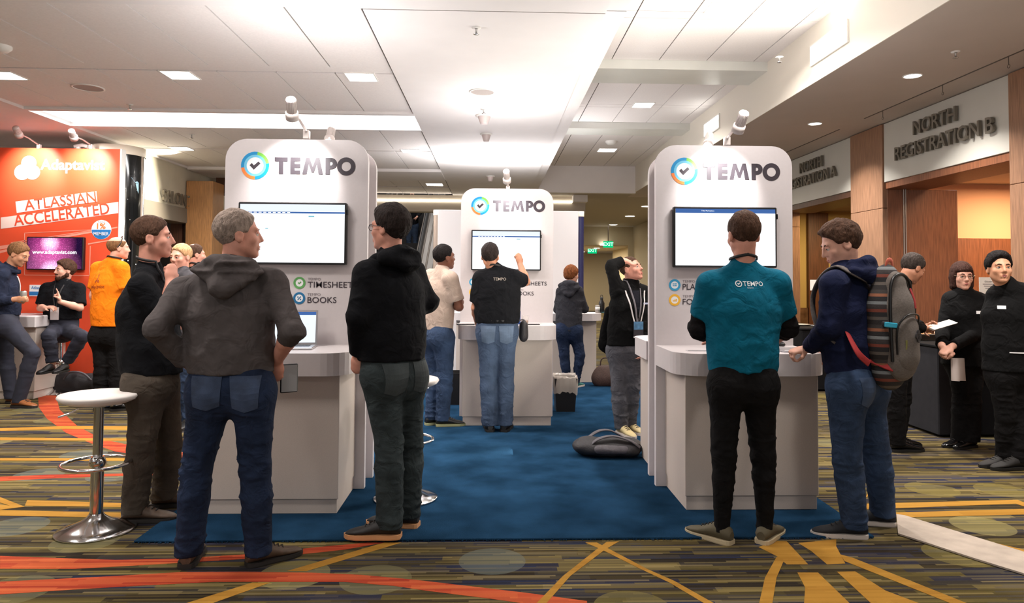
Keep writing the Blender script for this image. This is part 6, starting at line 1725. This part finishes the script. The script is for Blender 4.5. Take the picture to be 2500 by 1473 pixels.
# ---- two men half hidden in the crowd
d = person('man', 'blond man facing the camera between the two nearest men', 7.1,
    dict(head=(441, 627), shL=(486, 688, 0), shR=(408, 690, 0), elL=(496, 758, .02), elR=(402, 758, .02), wrL=(488, 815, -.1), wrR=(412, 815, -.1),
         pel=(446, 838), hipL=(463, 855), hipR=(430, 855), knL=(462, 945), knR=(432, 945), anL=(460, 1028), anR=(430, 1028)),
    -160, -6, skin='pink', hair=h_blond, hairstyle='short', top=cloth('grey_marl', C(72, 70, 74), .15), trousers=jean_blue, hem=832, h=.009, shoes={'L': ((460, 1030), 175, .28), 'R': ((430, 1030), 185, .28)}, shoe_mat=sh_black, sole_mat=so_dark)
d = person('man', 'balding man in dark shirt behind the grey hoodie shoulder, facing away', 8.3,
    dict(head=(478, 622), shL=(455, 672, .05), shR=(512, 672, -.05), elL=(448, 735), elR=(520, 735), wrL=(455, 785, .1), wrR=(512, 785, .1),
         pel=(484, 805), hipL=(470, 820), hipR=(498, 820), knL=(470, 900), knR=(498, 900), anL=(470, 965), anR=(498, 965)),
    50, 0, skin='pink', hair=h_brown, hairstyle='crown', face=False, top=black_top, trousers=black_tr, hem=800, h=.010, shoes={'L': ((470, 978), 30, .28), 'R': ((498, 978), 40, .28)}, shoe_mat=sh_black, sole_mat=so_dark)
lanyard(d, only_back=True)

# ---- man in beige shirt
d = person('man', 'man in a beige T-shirt with folded arms left of the centre kiosk', 7.1,
    dict(head=(1086, 628), shL=(1051, 677, .12), shR=(1100, 682, -.15), elL=(1075, 742, .28), elR=(1121, 750, -.13), wrL=(1112, 740, -.02), wrR=(1090, 738, .22),
         pel=(1070, 808), hipL=(1058, 828, .06), hipR=(1084, 828, -.06), knL=(1062, 918, .06), knR=(1087, 918, -.06), anL=(1053, 1012, .02), anR=(1080, 1015, -.05)),
    58, 3, skin='brown', hair=h_black, hairstyle='short', top=beige_t, trousers=jean_blue, hem=806, tw=.16, wd=.15, hd=.165, depth=.72, sleeveL=.78, sleeveR=.78, leg=1.08,
    shoes={'L': ((1045, 1036), 60, .29), 'R': ((1062, 1045), 82, .29)}, shoe_mat=sh_black, sole_mat=M('sole_lime', C(150, 150, 110), .6), h=.009, base=RZ, hands={'L': ((.6, -.6, .1), (-.5, -.5, 0), 'relaxed'), 'R': ((-.2, 1, .1), (-1, 0, 0), 'relaxed')})
# ---- man pointing at the screen
d = person('man', 'man in a black print T-shirt pointing at the centre kiosk screen', 6.82,
    dict(head=(1197, 625), shL=(1174, 680, 0), shR=(1255, 678, 0), elL=(1161, 752, .02), elR=(1284, 688, .16), wrL=(1166, 790, .18), wrR=(1270, 646, .28),
         pel=(1214, 800), hipL=(1193, 815), hipR=(1234, 815), knL=(1191, 912), knR=(1235, 912), anL=(1196, 1032), anR=(1233, 1030)),
    8, 2, skin='tan', hair=h_dark, hairstyle='short', face=False, top=black_top, trousers=jean_mid, hem=789, tw=.2, wd=.192, hd=.186, depth=.75, sleeveL=.82, sleeveR=.75, leg=1.1, cuff=1.1,
    shoes={'L': ((1198, 1050), -5, .29), 'R': ((1232, 1049), 12, .29)}, shoe_mat=sh_black, sole_mat=so_black, h=.009, base=RZ, hands={'R': ((-.2, .2, 1), (-.4, .8, 0), 'fist'), 'L': ((.3, .6, -.5), (.5, .5, 0), 'relaxed')})
lanyard(d, only_back=True)
pale_pr = M('dull_print', C(150, 140, 130), .7)
text_decal('TEMPO', .12, d['top'], d['mid']-d['up']*.01+d['lat']*.02, d['lat'], d['up'], -d['f'], pale_pr, 'shirt_print', d['e'], .004)
back_pocket(d, -1, M('denim_mid_pocket', C(78, 94, 116), .85, 0, (8, .3), (420, .3)), .14, .15, -.05, .085); back_pocket(d, 1, M('denim_mid_pocket', None), .14, .15, -.05, .085)
MB().tube([Vector(d['pel']+d['spine']*.075+d['lat']*(d['wd']+.014)*math.cos(a)+d['f']*(d['wd']+.014)*d['depth']*math.sin(a)-d['org']) for a in [i*math.pi/12 for i in range(24)]], .016, 6, True, flat=.3, flatn=lambda q: Vector((q.x, q.y, 0))).build('belt', nyl2, d['e'])
q = Vector(d['pel']+d['lat']*(d['wd']+.06)+d['up']*-.03+d['f']*.05)
e = empty('hip_bag', q, 0, 'black hip bag hanging at the side of the man pointing', 'bag')
s = SDF(); s.cone((0, 0, .04), (0, 0, -.05), .055, .06, .02, (1, 0, 0), .75); blob('pouch', s, .007, nyl2, e, (0, 0, 0), .006); MB().tube(strap_pts([(-.05, 0, .09), (0, .02, .1), (.03, 0, .05)], 8), .008, 6).build('strap', nyl, e)

# ---- woman at back counter
d = person('woman', 'woman with short auburn hair in a charcoal hooded top at the back counter', 9.55,
    dict(head=(1396, 671), shL=(1371, 713, .02), shR=(1411, 711, -.04), elL=(1361, 756, .12), elR=(1427, 755, .05), wrL=(1385, 762, .32), wrR=(1418, 752, .28),
         pel=(1388, 800), hipL=(1374, 812), hipR=(1404, 812), knL=(1378, 868), knR=(1416, 868, -.02), anL=(1385, 922), anR=(1406, 918)),
    48, -5, hs=.97, skin='fair', hair=h_red, hairstyle='woman', face=False, top=wom_grey, top_kind='hoodie', trousers=jean_navy, hem=808, tw=.155, wd=.15, hd=.175, depth=.72, sleeveL=1.9, sleeveR=1.9, leg=.98, cuff=.75,
    shoes={'L': ((1385, 938), 10, .25), 'R': ((1405, 936), 40, .25)}, shoe_mat=M('shoe_teal', C(60, 120, 116), .6), sole_mat=so_white, h=.010, base=RZ)
hood(d, wom_grey, 1.1, .13); lanyard(d, only_back=True)
# ---- man hand on head
d = person('man', 'man in an open black jacket looking up with one hand on his head', 6.7,
    dict(head=(1541, 657), shL=(1573, 716, .04), shR=(1508, 713, -.04), elL=(1580, 785, .05), elR=(1492, 652, -.06), wrL=(1572, 845, -.05), wrR=(1523, 637, -.03),
         pel=(1528, 842), hipL=(1545, 862), hipR=(1512, 862), knL=(1543, 945), knR=(1511, 945, -.02), anL=(1536, 1040, .08), anR=(1518, 1046, -.03)),
    128, 16, hs=1.0, skin='pink', hair=h_brown, hairstyle='buzz', top=black_jac, top_kind='jacket', trousers=jean_grey, hem=842, tw=.178, wd=.17, hd=.172, depth=.72, sleeveL=1.9, sleeveR=1.9, leg=1.05, cuff=1.05,
    shoes={'L': ((1534, 1050), 150, .29), 'R': ((1516, 1056), 160, .29)}, shoe_mat=M('shoe_sand', C(180, 164, 120), .6), sole_mat=so_white, h=.0085, base=RZ, hands={'R': ((1, .1, -.05), (0, .3, -1), 'relaxed')})
F, bo = lanyard(d, drop=.34, bm=M('badge_dark', C(50, 48, 56), .4), mat=M('lanyard_grey', C(120, 116, 122), .6))
MB().prism([(-.048, -.0), (.048, 0), (.048, .073), (-.048, .073)], F, .003, .004).build('badge_picture', M('badge_sky', C(84, 132, 172), .4, 0, (30, .3)), bo)
MB().prism([(-.05, -.075), (.05, -.075), (.05, -.062), (-.05, -.062)], F, .003, .004).build('badge_strip', col_white, bo)
ww = M('white_tape', C(226, 222, 222), .6)
for sx in (-1, 1):
    pts = []; fs = []
    for i in range(12):
        t = i/11; x = sx*(.085*(1-t)**.8+.016*(1 if t > .4 else 1)); y_ = -.01-.34*t; pts += [(x-.007, y_), (x+.007, y_)]
        if i: fs.append((2*i-2, 2*i-1, 2*i+1, 2*i))
    decal(d['top'], pts, d['mid']+d['up']*.03, -d['lat'], d['up'], d['f'], ww, 'zip_tape', d['e'], .004, fs)
pts, fs = grid_patch(.075, .2, -.0, 4, 6)
decal(d['top'], [(x*(.4+.6*(y_+.1)/.2), y_) for x, y_ in pts], d['mid']-d['up']*.08, -d['lat'], d['up'], d['f'], cloth('ink_tee', C(30, 30, 38), .1), 'inner_shirt', d['e'], .003, fs)
pts, fs = grid_patch(.07, .016, 0, 3, 1)
decal(d['top'], pts, d['mid']-d['up']*.10+d['lat']*-.1, -d['lat'], d['up'], d['f'], M('name_patch', C(170, 180, 205), .6), 'name_patch', d['e'], .004, fs)
s = SDF(); a0, a1 = nv(aty(1489, 760, 6.78)), nv(aty(1479, 840, 6.80)); s.cone(a0, a1, .05, .075, .03, (0, 1, 0), .6); s.cone(a1, nv(aty(1484, 862, 6.8)), .05, .02, .03)
q = aty(1482, 800, 6.79); e = empty('folded_coat', q, 0, 'black coat hanging at the elbow of the man looking up', 'coat'); blob('coat_cloth', s, .009, black_jac, e, tuple(q), .012, (12, 12, 8))

# ---- catering staff
d = person('man', 'dark suited waiter reading a paper, head bowed, behind the backpack', 6.1,
    dict(head=(2229, 655), shL=(2192, 704, .2), shR=(2184, 706, -.18), elL=(2220, 790, .22), elR=(2208, 795, -.14), wrL=(2252, 798, .1), wrR=(2256, 802, -.06),
         pel=(2190, 868), hipL=(2196, 885, .08), hipR=(2186, 885, -.08), knL=(2200, 975, .1), knR=(2188, 978, -.08), anL=(2190, 1066, .1), anR=(2190, 1085, -.06)),
    78, -32, skin='tan', hair=h_salt, hairstyle='short', top=black_jac, top_kind='jacket', trousers=black_tr, hem=880, tw=.18, wd=.175, hd=.175, depth=.75, sleeveL=1.9, sleeveR=1.9, leg=1.1,
    shoes={'L': ((2185, 1080), 85, .29), 'R': ((2172, 1102), 88, .3)}, shoe_mat=M('shoe_polished', C(16, 15, 16), .18), sole_mat=so_black, h=.009, hands={'R': ((1, 0, .05), (0, .3, 1), 'grip')})
q = Vector(aty(2296, 795, 6.0)); e = empty('paper_sheet', q, 0, 'white folded papers held by the reading waiter', 'paper')
for i in range(3):
    fr = frame((0, -.01*i, .004*i), (1, -.1, .32), (.1, 1, .15)); MB().prism([(-.1, -.07), (.1, -.07), (.1, .07), (-.1, .07)], fr, 0, .0015).build('sheet', M('paper_white', C(222, 214, 204), .7), e)
d = person('woman', 'waitress with dark bob and glasses, hands clasped, in black uniform', 6.2,
    dict(head=(2349, 675), shL=(2390, 735, -.03), shR=(2322, 732, .03), elL=(2390, 812, -.1), elR=(2302, 812, -.02), wrL=(2322, 848, -.25), wrR=(2299, 845, -.22),
         pel=(2356, 870), hipL=(2374, 890), hipR=(2344, 890), knL=(2372, 975), knR=(2348, 975), anL=(2368, 1072, -.02), anR=(2345, 1066, .02)),
    -168, -2, hs=.98, skin='fair', hair=h_bob, hairstyle='bob', top=black_jac, top_kind='jacket', trousers=black_tr, hem=890, tw=.165, wd=.16, hd=.175, depth=.76, sleeveL=1.9, sleeveR=1.9, leg=1.02, cuff=1.3,
    shoes={'L': ((2372, 1085), -110, .26), 'R': ((2350, 1074), -105, .26)}, shoe_mat=M('shoe_polished', None), sole_mat=so_black, h=.0075, hands={'L': ((-.8, -.2, -.45), (-.1, .3, -.9), 'grip'), 'R': ((.3, -.5, -.8), (.6, .3, 0), 'grip')}, wr_amp=.7)
glasses(d, M('thin_metal', C(150, 130, 115), .3, .8), .02)
pts, fs = grid_patch(.055, .026, 0, 2, 2); decal(d['top'], pts, d['mid']-d['up']*.1-d['lat']*.07, -d['lat'], d['up'], d['f'], col_white, 'name_badge', d['e'], .004, fs)
q = Vector(aty(2337, 875, 5.98)); e = empty('napkin', q, 0, 'white folded napkin hanging at the waitress hip', 'napkin')
s = MB(); rings = []
for i in range(6):
    z = -.19*i/5; rings.append([(-.05+.006*math.sin(i), -.012, z), (-.01, -.02-.004*i, z), (.02, -.008, z), (.05+.002*i, -.018, z), (.05, .01, z), (-.05, .01, z)])
s.loft(rings, True, True, True); s.build('cloth_fold', M('napkin_white', C(214, 200, 194), .8), e)
d = person('man', 'waiter in black mandarin collar jacket at the right edge facing the camera', 5.5,
    dict(head=(2440, 655), shL=(2502, 716, -.02), shR=(2434, 722, .06), elL=(2520, 810, .1), elR=(2428, 815, .18), wrL=(2500, 870, .25), wrR=(2450, 870, .28),
         pel=(2462, 905), hipL=(2484, 925), hipR=(2448, 925), knL=(2490, 1015), knR=(2455, 1020), anL=(2486, 1118, -.03), anR=(2452, 1100, .05)),
    -163, 4, hs=1.02, skin='warm', hair=h_black, hairstyle='thick', top=black_jac, top_kind='jacket', trousers=black_tr, hem=905, tw=.175, wd=.16, hd=.165, depth=.72, sleeveL=1.9, sleeveR=1.9, leg=1.0,
    shoes={'L': ((2494, 1138), -98, .3), 'R': ((2454, 1116), -100, .29)}, shoe_mat=M('shoe_black_suede', C(26, 24, 23), .8), sole_mat=so_black, h=.0075, wr_amp=.7)
pts, fs = grid_patch(.055, .026, 0, 2, 2); decal(d['top'], pts, d['mid']-d['up']*.1-d['lat']*-.085, -d['lat'], d['up'], d['f'], col_white, 'name_badge', d['e'], .004, fs)
pts, fs = grid_patch(.11, .008, 0, 4, 1); decal(d['top'], pts, d['waist']-d['up']*.04-d['lat']*.03, -d['lat'], d['up'], d['f'], col_white, 'pocket_trim', d['e'], .004, fs)

# ---- person coming down the escalator
zs = 12*.35*sl_+.2
d = person('person', 'person in dark jacket and jeans riding down the escalator', 20.2,
    dict(head=(1006, 462), shL=(1022, 492), shR=(990, 492), elL=(1026, 520), elR=(986, 520), wrL=(1018, 530, -.2), wrR=(996, 532, -.2), pel=(1006, 546), hipL=(1013, 552), hipR=(999, 552),
         knL=(1014, 586), knR=(998, 586), anL=(1013, 617), anR=(999, 617)), 180, 0, skin='fair', hair=h_dark, hairstyle='short', top=black_top, top_kind='jacket', trousers=jean_mid, sleeveL=1.9, sleeveR=1.9, hem=552, h=.014,
    shoes={'L': (tuple(aty(1013, 620, 20.2)), 180, .28), 'R': (tuple(aty(999, 620, 20.2)), 180, .28)}, shoe_mat=sh_black, sole_mat=so_dark, base=aty(1006, 622, 20.2).z)
